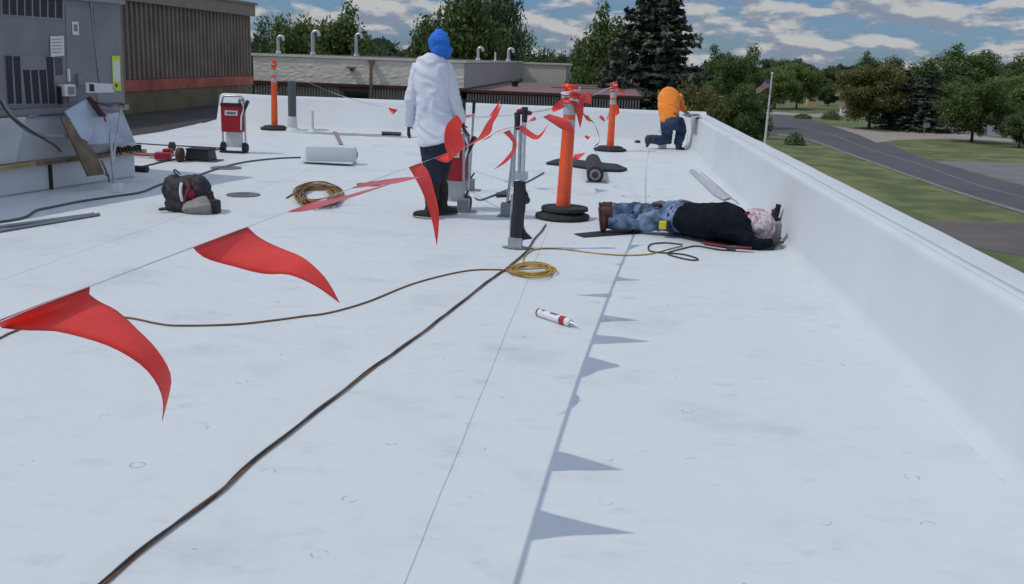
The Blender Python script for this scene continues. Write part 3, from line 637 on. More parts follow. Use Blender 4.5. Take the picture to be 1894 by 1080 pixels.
# flagpole
Yf = 60.; b = at(1421, 268, Yf); t = at(1428, 138, Yf); b = V((t.x - .08, t.y, Z0))
r_ = root('flagpole', b, 'white flagpole flying a striped flag beyond the right roof edge', 'flagpole')
mb = MB(); mb.loft([b, (b + t) / 2, t], [.085, .065, .04], 10); make('pole', mb, M_WHITE, r_, smooth=True)
mb = MB(); mb.blob(t + V((0, 0, .06)), .075); make('finial', mb, M_WHITE, r_, smooth=True)
mf = bpy.data.materials.new('striped_flag'); mf.use_nodes = True; t_ = mf.node_tree; bb = t_.nodes['Principled BSDF']; bb.inputs['Roughness'].default_value = .8
uv = t_.nodes.new('ShaderNodeUVMap'); sp = t_.nodes.new('ShaderNodeSeparateXYZ'); t_.links.new(uv.outputs[0], sp.inputs[0])
st = math_n('GREATER_THAN', math_n('FRACT', math_n('MULTIPLY', sp.outputs[1], 6.5, t=t_), t=t_), .5, t=t_)
ca = math_n('MULTIPLY', math_n('LESS_THAN', sp.outputs[0], .4, t=t_), math_n('GREATER_THAN', sp.outputs[1], .46, t=t_), t=t_)
def starn(v, k): return math_n('ABSOLUTE', math_n('SUBTRACT', math_n('FRACT', math_n('MULTIPLY', v, k, t=t_), t=t_), .5, t=t_), t=t_)
star = math_n('LESS_THAN', math_n('ADD', starn(sp.outputs[0], 15.), starn(sp.outputs[1], 9.5), t=t_), .30, t=t_)
m1 = t_.nodes.new('ShaderNodeMix'); m1.data_type = 'RGBA'; m1.inputs[6].default_value = (.42, .05, .06, 1); m1.inputs[7].default_value = (.62, .60, .58, 1); t_.links.new(st, m1.inputs[0])
mst = t_.nodes.new('ShaderNodeMix'); mst.data_type = 'RGBA'; mst.inputs[6].default_value = (.035, .04, .14, 1); mst.inputs[7].default_value = (.6, .6, .65, 1); t_.links.new(star, mst.inputs[0])
m2 = t_.nodes.new('ShaderNodeMix'); m2.data_type = 'RGBA'; t_.links.new(mst.outputs[2], m2.inputs[7]); t_.links.new(m1.outputs[2], m2.inputs[6]); t_.links.new(ca, m2.inputs[0]); t_.links.new(m2.outputs[2], bb.inputs['Base Color'])
nu, nv = 22, 12; vs = []; uvs = []
top0, bot0 = at(1427.5, 146, Yf), at(1426, 164, Yf)
top1, bot1 = at(1400, 160, Yf - .3), at(1399, 171, Yf - .3)
for i in range(nu):
    u_ = i / (nu - 1)
    A = top0.lerp(top1, u_) + V((0, .16 * math.sin(u_ * 7), .10 * math.sin(u_ * 4.5))); B = bot0.lerp(bot1, u_) + V((0, .16 * math.sin(u_ * 7 + .8), .10 * math.sin(u_ * 5)))
    for j in range(nv): vs.append(B.lerp(A, j / (nv - 1))); uvs.append((u_, j / (nv - 1)))
mb = MB(); mb.add(vs, [(i * nv + j, (i + 1) * nv + j, (i + 1) * nv + j + 1, i * nv + j + 1) for i in range(nu - 1) for j in range(nv - 1)])
o = make('flag', mb, mf, r_, smooth=True); lay = o.data.uv_layers.new(name='UVMap')
for lp in o.data.loops: lay.data[lp.index].uv = uvs[lp.vertex_index]
#PART2
# ================================================================ ROOFTOP UNIT (local frame: x along its visible face, y into it)
UA = G(0, 362); UB = G(240, 326); uang = math.atan2(UB.y - UA.y, UB.x - UA.x); ud = (UB - UA).normalized(); un = np.cross(np.array(ud), [0, 0, 1.])
def uv_(px, py, off=0.):
    r0 = ray(px, py); A_ = np.array(UA) + un * off; t = ((A_ - CAM) @ un) / (r0 @ un); X_ = CAM + r0 * t; return V((float((X_ - np.array(UA)) @ np.array(ud)), -off, float(X_[2])))
un = -un if un[0] < 0 else un
ru = root('rooftop_unit', UA, 'big grey rooftop air handling unit with dark slotted louvres on a white curb', 'air handler', rz=uang)
def upart(name, mb, m, par=None, **k): return make(name, mb, m, par or ru, world=False, **k)
mb = MB(); mb.box((-.1, 1.05, 1.45), (4.26, 2.1, 1.17)); upart('housing', mb, M_UNIT, bev=.008)
mb = MB(); mb.box((-.1, 1.05, 2.055), (4.36, 2.18, .05)); upart('top_cover', mb, M_UNITL, bev=.01)
mb = MB(); mb.box((-.1, 1.05, .835), (4.32, 2.16, .065)); upart('base_rail', mb, M_UNITL, bev=.006)
def quad(name, px, off, th, m, par=None, label=None):
    mb = MB(); mb.slab([uv_(x, y, off) for x, y in px], (0, th, 0)); return upart(name, mb, m, par, label=label)
lv = quad('upper_louvre', [(2, -6), (119, 3), (119, 37), (2, 28)], .006, .004, M_UNITL)
for i in range(8):
    x0 = 5 + i * 14.2; quad('slot', [(x0, -4), (x0 + 11, -3), (x0 + 11.5, 27 + i * 1.0), (x0 + .5, 26 + i * 1.0)], .010, .003, M_UNITD, lv)
lv = quad('lower_louvre', [(7, 100), (103, 102), (103, 194), (16, 196)], .006, .004, M_UNIT)
for i, (x0, y0) in enumerate([(10, 103), (25, 104), (43, 129), (58, 129), (73, 129), (86, 105)]):
    quad('slot', [(x0, y0), (x0 + 12, y0), (x0 + 16, 191), (x0 + 6, 192)], .010, .003, M_UNITD, lv)
quad('side_grille', [(101, 106), (115, 107), (117, 138), (104, 139)], .008, .005, mat('grille_dark', (.06, .065, .08), .6))
quad('access_panel', [(121, 8), (170, 14), (184, 186), (126, 190)], .006, .005, M_UNIT)
quad('access_panel', [(173, 14), (219, 20), (229, 184), (186, 186)], .006, .005, M_UNIT)
quad('panel_seam', [(167, 5), (169.5, 5), (186, 150), (183.5, 150)], .014, .008, M_UNITL)
lb = quad('warning_label', [(93, 67), (118, 66), (119, 103), (94, 105)], .012, .003, M_PAPER)
for k in range(5): quad('print_line', [(96, 72 + k * 6), (115, 71.5 + k * 6), (115, 73 + k * 6), (96, 73.5 + k * 6)], .0135, .001, M_UNITL, lb)
lb = quad('warning_label', [(133, 40), (145, 40), (146.5, 65), (134.5, 64)], .013, .003, M_PAPER)
quad('print_line', [(136, 45), (143, 45), (144, 58), (137, 58)], .0145, .001, M_UNIT, lb)
lb = quad('lime_warning_label', [(207, 103), (222, 103), (224, 169), (209, 167)], .013, .003, M_YGRN)
quad('white_field', [(209, 113), (221, 113), (222, 151), (210, 150)], .0145, .001, M_PAPER, lb); quad('black_mark', [(213, 155), (217, 155), (217.5, 161), (213.5, 161)], .0145, .001, M_UNITD, lb)
lb = quad('data_plate', [(158, 152), (210, 155), (212, 171), (159, 172)], .013, .003, M_PAPER)
quad('print_block', [(165, 155), (174, 156), (175, 169), (166, 169)], .0145, .001, M_UNITD, lb)
quad('lower_panel', [(178, 172), (226, 171), (228, 189), (182, 190)], .012, .006, M_UNITL)
c = uv_(124, 167, .05); mb = MB(); mb.box(c, (.17, .09, .13), bev=.012); sw = upart('disconnect_switch', mb, M_WHITE); mb = MB(); mb.box(c + V((.01, -.05, .0)), (.09, .012, .08)); upart('switch_window', mb, M_UNITL, sw)
c = uv_(127, 139, .02); upart('panel_handle', MB().box(c, (.02, .03, .14), bev=.005), M_WHITE)
c = uv_(148, 148, .02); upart('junction_box', MB().box(c, (.10, .05, .12), bev=.008), M_UNIT)
c = uv_(111, 176, .03); upart('cable_gland', MB().box(c, (.035, .05, .19), bev=.006), M_UNITD)
for px in (30, 42): c = uv_(px, 207, .02); mb = MB(); mb.cyl(c, c + V((0, .03, 0)), .032); upart('rail_hole', mb, M_UNITD)
quad('rail_label', [(52, 204), (70, 203), (70, 215), (52, 216)], .012, .003, M_PAPER)
quad('rail_slot', [(75, 202), (98, 200), (99, 211), (76, 213)], .012, .003, M_UNITD)
for px in (220, 228): c = uv_(px, 195, .03); mb = MB(); mb.cyl(c, c + V((0, .03, 0)), .022); upart('rail_hole', mb, M_UNITD)
for sx in (124, 166, 176, 216):
    for sy in (30, 75, 120):
        c = uv_(sx + (sy - 30) * .07, sy, .014); upart('screw', MB().cyl(c, c + V((0, .008, 0)), .009, 8), M_STEEL)
# flared curb adapter
mb = MB(); t_, b_ = .80, .335
x0, x1, y0, y1 = -2.2, 2.0, .02, 2.05; X0, X1, Y0, Y1 = -2.3, 2.10, -.10, 2.15
vs = [(X0, Y0, b_), (X1, Y0, b_), (X1, Y1, b_), (X0, Y1, b_), (x0, y0, t_), (x1, y0, t_), (x1, y1, t_), (x0, y1, t_)]
mb.add(vs, [(3, 2, 1, 0), (4, 5, 6, 7), (0, 1, 5, 4), (1, 2, 6, 5), (2, 3, 7, 6), (3, 0, 4, 7)]); upart('curb_adapter', mb, mat('galvanised_sheet', (.44, .47, .49), .5, .15, var=.25, scale=1.6, bump=.1), bev=.01)
mb = MB(); mb.slab([(-2.3, -.13, .80), (.30, -.13, .80), (.10, -.135, .34), (-2.3, -.135, .34)], (0, .02, 0)); upart('splash_sheet', mb, mat('bright_sheet', (.52, .55, .57), .5, .1, var=.15, scale=2))
mb = MB(); mb.box((-.1, 1.02, .31), (4.5, 2.4, .045)); upart('timber_plate', mb, M_WOOD)
mb = MB(); mb.box((.9, -.19, .316), (1.1, .03, .030)); upart('timber_cleat', mb, M_BROWNB)
mb = MB(); mb.box((-.1, 1.02, .145), (4.3, 2.2, .285)); upart('curb', mb, M_PAR, bev=.02)
mb = MB(); mb.box((.63, -.09, .15), (.04, .02, .29)); upart('strap', mb, M_RUBBER)
mb = MB()
for k in range(9): mb.box((1.55 + k * .06, -.16, .35), (.035, .05, .05 + .02 * (k % 3)))
upart('fastener_row', mb, M_UNITD)
# things leaning on / hanging in front of it
def uw(px, py, off): p = uv_(px, py, off); return MW[ru] @ p
def usheet(name, px, offs, th, m, label, cat, mid=None):
    pts = [uw(x, y, o_) for (x, y), o_ in zip(px, offs)]; n = (pts[1] - pts[0]).cross(pts[2] - pts[0]).normalized() * th
    o = root(name, sum(pts, V()) / len(pts), label, cat); mb = MB(); mb.slab(pts, n); make('sheet', mb, m, o); return o, pts, n
o, p, n = usheet('bent_sheet_panel', [(121, 206), (160, 183), (184, 216), (163, 262), (150, 255)], [.34, .30, .30, .42, .42], .02, mat('bluish_sheet', (.42, .49, .60), .35, .3, var=.15, scale=3, bump=.1), 'pale bluish bent metal panel tilted against the front of the grey unit', 'panel')
mb = MB(); mb.slab([p[1], p[2], p[2] + V((0.1, -.02, .01)), p[1] + V((.05, 0, .03))], n); make('folded_edge', mb, M_MAROON, o)
o, p, n = usheet('sheet_metal_hood', [(165, 216), (222, 208), (249, 262), (152, 268)], [.22, .2, .34, .40], .012, mat('silver_hood', (.36, .41, .48), .3, .5, var=.25, scale=2.5, bump=.1), 'flared silver sheet hood below the right end of the grey unit', 'hood')
mb = MB(); mb.slab([p[0] + V((0, 0, .0)), p[1], p[1] + V((-.12, .02, .02)), p[0] + V((-.12, .02, .02))], (0, 0, .012)); make('top_flange', mb, M_UNITL, o)
o, p, n = usheet('leaning_board', [(114, 218), (130, 219), (178, 285), (194, 322), (165, 326)], [.36, .36, .44, .5, .5], .03, M_BROWNB, 'weathered brown board leaning on the white curb of the grey unit', 'board')
mb = MB()
for q in (.3, .6): a_ = p[2].lerp(p[3], q); mb.loft([a_ + V((.03, 0, 0)), a_ + V((.10, -.05, -.10)), a_ + V((.12, -.08, -.16))], .012, 6)
make('torn_strip', mb, M_BROWNB, o)
g = G(212, 356)
o = root('conduit_riser', g, 'thin grey conduit standing on the roof in front of the grey unit', 'conduit')
top = at(203, 205, g.y); mb = MB(); mb.loft([g, at(208, 300, g.y), at(204, 255, g.y), at(205, 240, g.y)], .016, 8); make('pipe', mb, M_STEEL, o, smooth=True)
mb = MB(); mb.loft([at(223, 203, g.y + .3), at(219, 240, g.y + .2), at(212, 275, g.y + .1), at(209, 300, g.y)], .014, 8); make('branch_pipe', mb, M_STEEL, o, smooth=True)
mb = MB(); mb.box(g + V((.03, .02, .05)), (.09, .09, .10), bev=.01); make('foot', mb, M_WHITE, o)
mb = MB(); pp = smooth_path([uw(166, 182, .2), uw(178, 190, .33), uw(192, 192, .36), uw(202, 197, .34), uw(214, 193, .2), uw(222, 196, .1)], 6); mb.loft(pp, .012, 6); pp = smooth_path([uw(172, 186, .2), uw(186, 203, .4), uw(196, 225, .42)], 6); mb.loft(pp, .009, 6)
make('cable_tangle', mb, M_MAROON, smooth=True, label='dark red cable tangle spilling from the unit above the silver hood', cat='cable')
mb = MB(); mb.loft(smooth_path([uw(0, 175, .5), uw(12, 202, .52), uw(40, 232, .5), uw(75, 250, .42), uw(125, 252, .33), uw(133, 252, .3)], 6), .024, 8)
make('flexible_conduit', mb, M_SLATE, smooth=True, label='thick grey flexible conduit looping across the front of the unit base', cat='conduit')
mb = MB(); mb.loft(smooth_path([uw(0, 186, .56), uw(20, 215, .56), uw(60, 244, .54), uw(100, 268, .50), uw(112, 280, .46)], 6), .012, 6)
make('flexible_conduit', mb, M_CORDD, smooth=True, label='thin dark conduit below the thick loop on the unit base', cat='conduit')
g1 = G(232, 316); mb = MB(); mb.loft([g1 + V((0, 0, .04)), g1 + V((.32, -.05, .04))], .04, 10); make('dark_tube_tool', mb, M_BLACK, smooth=True, label='short dark tube lying in the shade right of the unit curb', cat='tube')

# ================================================================ CORDS, DISCS, LOOSE ITEMS ON THE ROOF
def P0(pts, z): return [G(x, y, z) for x, y in pts]
def twisted(name, px, r, mats, label, cat):
    p = smooth_path(P0(px, r * 2), 14); mb = MB(); n = len(p); L_ = 0
    A_, B_ = [], []
    for i, q in enumerate(p):
        if i: L_ += (q - p[i - 1]).length
        t = (p[min(i + 1, n - 1)] - p[max(i - 1, 0)]).normalized(); s_ = V((-t.y, t.x, 0)); a = L_ * 6 + 1.5 * mnoise.noise(V((L_ * 1.5, 3, 3))); of = s_ * math.cos(a) * r * .95 + V((0, 0, 1)) * math.sin(a) * r * .95
        w_ = s_ * .006 * mnoise.noise(V((L_ * 3, 1, 1))); A_.append(q + of + w_); B_.append(q - of + w_)
    mb.loft(A_, r, 6, 0); mb.loft(B_, r, 6, 1); return make(name, mb, mats, smooth=True, label=label, cat=cat)
twisted('extension_cord', [(150, 1110), (190, 1078), (255, 1022), (330, 965), (395, 918), (450, 868), (520, 812), (575, 768), (640, 718), (700, 672), (760, 630), (830, 577), (900, 522), (945, 490), (972, 466), (990, 440), (1004, 424), (1009, 414)], .0047, [M_CORDD, M_CORDO], 'long twisted black and tan cord running diagonally from bottom left to the nearest post', 'cord')
cord('extension_cord', P0([(-80, 668), (0, 625), (28, 612), (90, 590), (170, 583), (240, 588), (290, 598), (330, 602), (430, 600), (500, 593), (560, 585), (610, 578), (680, 558), (760, 526), (830, 507), (880, 499), (930, 499)], .006), .0062, M_CORDO, 'tan cord curving from the nearest red pennant to the small yellow coil', 'cord')
def coil(name, cx, cy, rx, ry, n, r, m, label, seed, hgt=.03, extra=()):
    rg = random.Random(seed); pts = []; P_ = [(rg.uniform(-.16, .16), rg.uniform(-.2, .2), rg.uniform(.5, 1.), rg.uniform(.5, 1.), rg.uniform(-.35, .35)) for _ in range(n + 1)]
    for i in range(n * 14):
        f = i / 14; k0 = int(f); f -= k0; q = [P_[k0][c] * (1 - f) + P_[k0 + 1][c] * f for c in range(5)]; a = 2 * math.pi * i / 14
        ex, ey = math.cos(a) * q[2], math.sin(a) * q[3]; pts.append(G(cx + rx * (q[0] + ex), cy + ry * (q[1] + ey + q[4] * ex * .5), r + hgt * rg.uniform(0, 1) * (.3 + .7 * k0 / n)))
    pts += [G(x, y, r) for x, y in extra]
    p = smooth_path(pts, 2); mb = MB(); mb.loft(p, r, 6); return make(name, mb, m, smooth=True, label=label, cat='cord coil', group='coiled cords on the roof')
coil('cord_coil', 588, 358, 50, 22, 19, .0085, mat('orange_brown_cord', (.34, .17, .04), .6, col2=(.09, .07, .03), scale=7), 'large brown and orange coiled cord lying between the backpack and the standing worker', 2, .07, [(560, 352), (530, 366)])
coil('cord_coil', 980, 499, 48, 13, 9, .0062, M_CORDY, 'small yellow coil of cord beside the foot of the black stand-up tool', 5, .03, [(935, 500)])
cord('extension_cord', P0([(975, 492), (968, 478), (985, 463), (1020, 459), (1060, 463), (1100, 468), (1150, 472), (1200, 470), (1240, 460), (1262, 455)], .006), .0062, M_CORDY, 'yellow brown cord running from the black stand-up tool towards the lying worker', 'cord')
cord('extension_cord', P0([(1262, 452), (1230, 449), (1203, 452), (1201, 463), (1222, 467), (1262, 470), (1290, 478), (1282, 481), (1255, 476), (1235, 468), (1265, 459), (1290, 455), (1330, 462), (1350, 462)], .008), .0065, M_CORDD, 'loose loops of dark cord beside the lying worker', 'cord')
q = G(1352, 464); mb = MB(); mb.loft([q + V((-.04, 0, .025)), q + V((.04, -.01, .025))], [.018, .026], 10); make('cord_plug', mb, M_GREYP, smooth=True, label='small grey plug at the end of the dark cord loops', cat='plug')
cord('hose', P0([(-40, 412), (0, 410), (45, 402), (68, 389), (100, 382), (150, 372), (210, 363), (262, 355), (300, 340), (350, 330), (395, 314), (450, 300), (510, 293), (556, 291)], .012), .012, M_GREYP, 'long dark hose running from the left edge past the backpack to the white membrane roll', 'hose')
cord('extension_cord', P0([(240, 264), (300, 268), (360, 271), (414, 274)], .01), .010, M_CORDD, 'straight dark cord lying from the unit to the left red cart', 'cord')
cord('extension_cord', P0([(212, 316), (262, 308), (310, 297), (350, 289), (380, 280), (414, 275)], .01), .011, M_CORDD, 'dark cord angling from the unit curb past the black tub to the left red cart', 'cord')
cord('hose', [at(857, 243, 10.6), at(860, 290, 10.5), G(868, 350, .02), G(884, 369, .012), G(905, 364, .012), G(935, 352, .012), G(975, 336, .012), G(1006, 319, .012)], .009, M_GREYP, 'grey hose looping on the roof behind the black stand-up tool', 'hose')
for (a_, b_, lb) in [((-60, 437), (180, 397), 'nearer of the two long grey conduit bars lying at the left edge'), ((-60, 427), (170, 396.5), 'farther of the two long grey conduit bars lying at the left edge')]:
    p0, p1 = G(*a_, .015), G(*b_, .015)
    o = root('conduit_bar', p0, lb, 'conduit bar', 'conduit bars at the left edge'); make('bar', MB().loft([p0, p1], .015, 4), M_SLATE, o); make('end_cap', MB().loft([p1, p1 + (p1 - p0).normalized() * .02], .018, 8), M_UNITL, o)
for x, y, rx, lb in [(450, 361, 32, 'round grey pad right of the backpack'), (682, 342, 23, 'round grey pad between the brown cord coil and the standing worker'), (418, 311, 29, 'round grey pad behind the backpack in the shade edge')]:
    c = G(x, y); rr = rx / F * c.y; mb = MB(); mb.loft([c, c + V((0, 0, .012)), c + V((0, 0, .014))], [rr, rr * .98, rr * .9], 28)
    o = root('round_pad', c, lb, 'round pad', 'round grey pads on the roof'); make('disc', mb, M_DISC, o, smooth=True)
    make('centre_plate', MB().loft([c + V((0, 0, .013)), c + V((0, 0, .019))], rr * .35, 16), M_GREYP, o, smooth=True)
# black tub
c = G(372, 297); o = root('black_tub', c, 'shallow black tub on a flat board near the left red cart', 'tub')
mb = MB(); mb.box(c + V((0, 0, .09)), (.36, .30, .15), taper=.88, bev=.015); make('tub', mb, M_BLACK, o); make('board', MB().box(c + V((.03, 0, .007)), (.48, .36, .012)), M_GREYP, o); make('rim', MB().box(c + V((0, 0, .168)), (.34, .28, .02), bev=.005), M_RUBBER, o)
# red pipe cutter / hand tool lying
c = G(305, 288); o = root('red_hand_truck', c, 'red metal hand truck lying flat beside the unit curb', 'hand truck')
mb = MB(); a0, a1 = G(238, 284, .04), G(318, 288, .05)
for d in (-.07, .07): mb.loft([a0 + V((0, d, 0)), a1 + V((0, d, 0))], .018, 8)
make('rail', mb, M_RED, o, smooth=True)
make('cross_bar', MB().box((a0 + a1) / 2, (.05, .18, .03)), M_BROWNB, o)
mb = MB(); mb.box(G(302, 288, .07), (.22, .20, .10), Matrix.Rotation(.3, 3, 'Z'), bev=.02); mb.box(G(311, 280, .12), (.12, .14, .08), bev=.02); make('frame_block', mb, M_RED, o)
mb = MB(); w0 = G(333, 286, .10); mb.cyl(w0 + V((-.03, .0, 0)), w0 + V((.03, 0, 0)), .10, 16); make('wheel', mb, M_BOOT, o, smooth=True)
mb = MB(); w0 = G(313, 272, .10); mb.cyl(w0 + V((-.03, .1, 0)), w0 + V((.03, .1, 0)), .07, 14); make('wheel', mb, M_RUBBER, o, smooth=True)
# membrane roll with cut sheet
a_, b_ = G(561, 303), G(656, 306); r0 = .135
o = root('membrane_roll', a_, 'fat roll of white roofing membrane lying near the middle left of the roof', 'membrane roll')
ax = (b_ - a_).normalized(); mb = MB(); up_ = V((0, 0, r0 + .004)); a2 = a_ + V((0, r0, 0)) + up_; b2 = b_ + V((0, r0, 0)) + up_
Rr = Matrix((ax, V((-ax.y, ax.x, 0)), V((0, 0, 1)))).transposed(); mb.box((a2 + b2) / 2, ((b2 - a2).length, r0 * 2, r0 * 1.9), Rr, bev=.085); make('roll', mb, M_PAR, o, smooth=True)
mb = MB(); mb.loft([b2 - ax * .01, b2 + ax * .006], [.05, .045], 14); make('end_core', mb, M_GREYP, o, smooth=True)
q0, q1 = G(558, 303), G(652, 308); q2, q3 = G(655, 300), G(562, 296)
mb = MB(); mb.slab([q0 + V((0, 0, .03)), q1 + V((0, 0, .03)), q2 + V((0, .04, .05)), q3 + V((0, .04, .05))], (0, 0, .012)); make('loose_end', mb, M_PAR, o)
# dark strips by far parapet
def strip(name, px, z, th, m, label, cat, group=None):
    mb = MB(); mb.slab([G(x, y, z) for x, y in px], (0, 0, th)); return make(name, mb, m, label=label, cat=cat, group=group)
strip('rubber_strip', [(706, 245), (742, 247), (740, 251), (722, 250), (706, 250)], .004, .03, M_NAVY, 'dark blue folded strip on the roof left of the standing worker', 'strip')
strip('wooden_batten', [(616, 244), (624, 246), (634, 268), (628, 268)], .004, .02, mat('grey_batten', (.25, .22, .2), .8), 'short brownish stick lying behind the membrane roll', 'stick')
strip('flashing_strip', [(1062, 433), (1080, 439), (1182, 432), (1185, 425), (1150, 424)], .004, .006, M_RUBBER, 'black rubber strip lying in front of the legs of the lying worker', 'strip')
strip('metal_edge_strip', [(1275, 316), (1283, 314), (1352, 366), (1338, 370), (1320, 360)], .012, .012, M_BAND, 'long pale grey metal strip lying along the right parapet foot', 'strip')
mb = MB(); e0, e1 = G(1296, 315, .03), G(1362, 370, .05); mb.loft([e0, e1], .012, 6); make('white_edge_bar', mb, M_WHITE, smooth=True, label='thin white bar leaning in the right parapet corner behind the lying worker', cat='bar')
strip('membrane_offcut', [(1104, 405), (1118, 400), (1168, 418), (1160, 426)], .01, .02, M_WHITE, 'white offcut under the shins of the lying worker', 'offcut')
strip('grey_trowel_blade', [(1206, 379), (1222, 375), (1240, 380), (1225, 386)], .02, .03, M_GREYP, 'small grey blade lying behind the hip of the lying worker', 'blade')
strip('seam_probe', [(918, 360), (940, 359), (941, 364), (918, 365)], .004, .03, M_BLACK, 'small black bar on the roof left of the black stand-up tool', 'bar')
# black membrane pieces + roll behind middle post
mb = MB(); mb.slab(P0([(1010, 304), (1024, 299), (1040, 295), (1100, 303), (1142, 307), (1160, 315), (1148, 318), (1110, 317), (1060, 309), (1030, 306)], .006), (0, 0, .035)); make('black_membrane_sheet', mb, M_RUBBER, label='crumpled black sheet lying flat behind the middle orange post', cat='sheet', bev=.008)
c = G(1100, 338); r0 = .105; a_ = c + V((0, 0, r0)); b_ = G(1095, 318) + V((0, .25, r0 + .03))
o = root('black_roll', c, 'short black roll lying on a grey plate beyond the middle orange post', 'roll')
mb = MB(); d_ = (b_ - a_).normalized(); mb.loft([a_, a_ + d_ * .012, b_ - d_ * .01, b_], [r0 * .9, r0 * 1.06, r0 * 1.02, r0 * .9], 26); make('roll', mb, M_RUBBER, o, smooth=True)
mb = MB(); mb.loft([a_ - d_ * .004, a_ - d_ * .012], [.075, .07], 22); make('face_ring', mb, M_SLATE, o, smooth=True); mb = MB(); mb.loft([a_ - d_ * .01, a_ - d_ * .02], [.045, .04], 18); make('core', mb, M_BOOT, o, smooth=True)
mb = MB(); mb.slab([c + V((-.12, -.03, .002)), c + V((.17, -.03, .002)), c + V((.14, .25, .002)), c + V((-.1, .25, .002))], (0, 0, .01)); make('plate', mb, M_SLATE, o)
# sealant tube
a_, b_ = G(997, 578, .027), G(1056, 597, .027); d_ = (b_ - a_).normalized(); Lt = (b_ - a_).length
o = root('sealant_tube', G(1025, 590), 'white sealant cartridge with red band lying on the roof between the seams', 'sealant tube')
mb = MB(); mb.loft([a_, a_ + d_ * Lt * .98, b_], [.0255, .0255, .02], 20); make('cartridge', mb, M_WHITE, o, smooth=True)
mb = MB(); mb.loft([a_ - d_ * .004, a_ + d_ * .006], .0268, 20); make('rear_rim', mb, M_BLACK, o, smooth=True)
mb = MB(); mb.loft([a_ + d_ * Lt * .70, a_ + d_ * Lt * .86], .0262, 20); make('red_band', mb, M_RED, o, smooth=True)
mb = MB()
for t0, t1, an in ((.10, .17, 1.9), (.19, .22, 1.9), (.38, .42, 1.7), (.44, .48, 1.7), (.50, .53, 1.7), (.56, .62, 1.7), (.38, .60, 1.2), (.12, .2, 1.25)):
    s_ = d_.cross(V((0, 0, 1))).normalized(); n_ = V((0, 0, 1)) * math.sin(an) - s_ * math.cos(an) * -1
    q = a_ + d_ * Lt * (t0 + t1) / 2 + n_.normalized() * .0256; Rm = Matrix((d_, n_.normalized().cross(d_), n_.normalized())).transposed(); mb.box(q, (Lt * (t1 - t0), .012, .0016), Rm)
make('lettering', mb, mat('grey_print', (.12, .16, .18), .6), o)
mb = MB(); mb.loft([a_ + d_ * .01 + V((0, -.0235, -.013)), b_ - d_ * .01 + V((0, -.0235, -.013))], .0035, 6); make('red_stripe', mb, M_REDCL, o)
mb = MB(); mb.loft([b_, b_ + d_ * .012, b_ + d_ * .02, b_ + d_ * .075 + V((0, 0, -.008))], [.012, .011, .007, .0025], 10); make('nozzle', mb, M_ALU, o, smooth=True)
# white + grey vent pipes
c = G(541, 234); c.y = 19.3 + .3; c = at(541, 236, 19.9); c.z = 0
o = root('grey_vent_pipe', c, 'grey vertical vent pipe with white boot beside the left orange post', 'vent pipe')
mb = MB(); tp = at(541, 150, 19.9); mb.loft([c + V((0, 0, .1)), V((c.x, c.y, tp.z))], .082, 20); make('pipe', mb, M_GREYP, o, smooth=True)
mb = MB(); mb.loft([c, c + V((0, 0, .03)), c + V((0, 0, .06)), c + V((0, 0, .26)), c + V((0, 0, .28))], [.17, .15, .098, .093, .088], 22); make('boot', mb, M_PAR, o, smooth=True)
c = at(578, 238, 19.7); c.z = 0; mb = MB(); mb.loft([c, c + V((0, 0, .04)), c + V((0, 0, .10)), c + V((0, 0, .42))], [.11, .07, .03, .027], 14); make('white_vent_pipe', mb, M_PAR, smooth=True, label='thin white vent pipe in a flared boot in front of the far parapet', cat='vent pipe')
# small black weights and white jug
for x, y, rr, lb in [(1179, 266, .06, 'small black weight by the far parapet foot left of the kneeling worker'), (1263, 277, .035, 'tiny black weight at the foot of the kneeling worker')]:
    c = G(x, y); mb = MB(); mb.loft([c, c + V((0, 0, rr * .8)), c + V((0, 0, rr * 1.2))], [rr, rr, rr * .6], 12); make('rubber_weight', mb, M_BLACK, smooth=True, label=lb, cat='weight')
c = G(1224, 274); o = root('white_jug', c, 'white plastic jug with a red emblem behind the kneeling worker', 'jug')
mb = MB(); mb.box(c + V((0, 0, .13)), (.17, .13, .26), bev=.03); make('bottle', mb, M_WHITE, o, smooth=True)
mb = MB(); mb.loft([c + V((0, 0, .25)), c + V((0, 0, .30)), c + V((0, 0, .33))], [.05, .03, .03], 14); make('cap', mb, M_WHITE, o, smooth=True)
mb = MB(); mb.loft([c + V((-.05, 0, .26)), c + V((-.07, 0, .32)), c + V((.0, 0, .34))], .012, 8); make('handle', mb, M_WHITE, o, smooth=True)
mb = MB(); mb.cyl(c + V((0, -.066, .15)), c + V((0, -.070, .15)), .05, 18); em = make('emblem', mb, mat('pinkish_red', (.55, .12, .14), .6), o); mb = MB(); mb.cyl(c + V((0, -.071, .155)), c + V((0, -.073, .155)), .022, 14); make('emblem_centre', mb, M_WHITE, em)
strip('white_offcut', [(1262, 212), (1290, 211), (1296, 214), (1270, 216)], .655, .008, M_GREYP, 'small dark tool lying on top of the far parapet corner', 'tool')

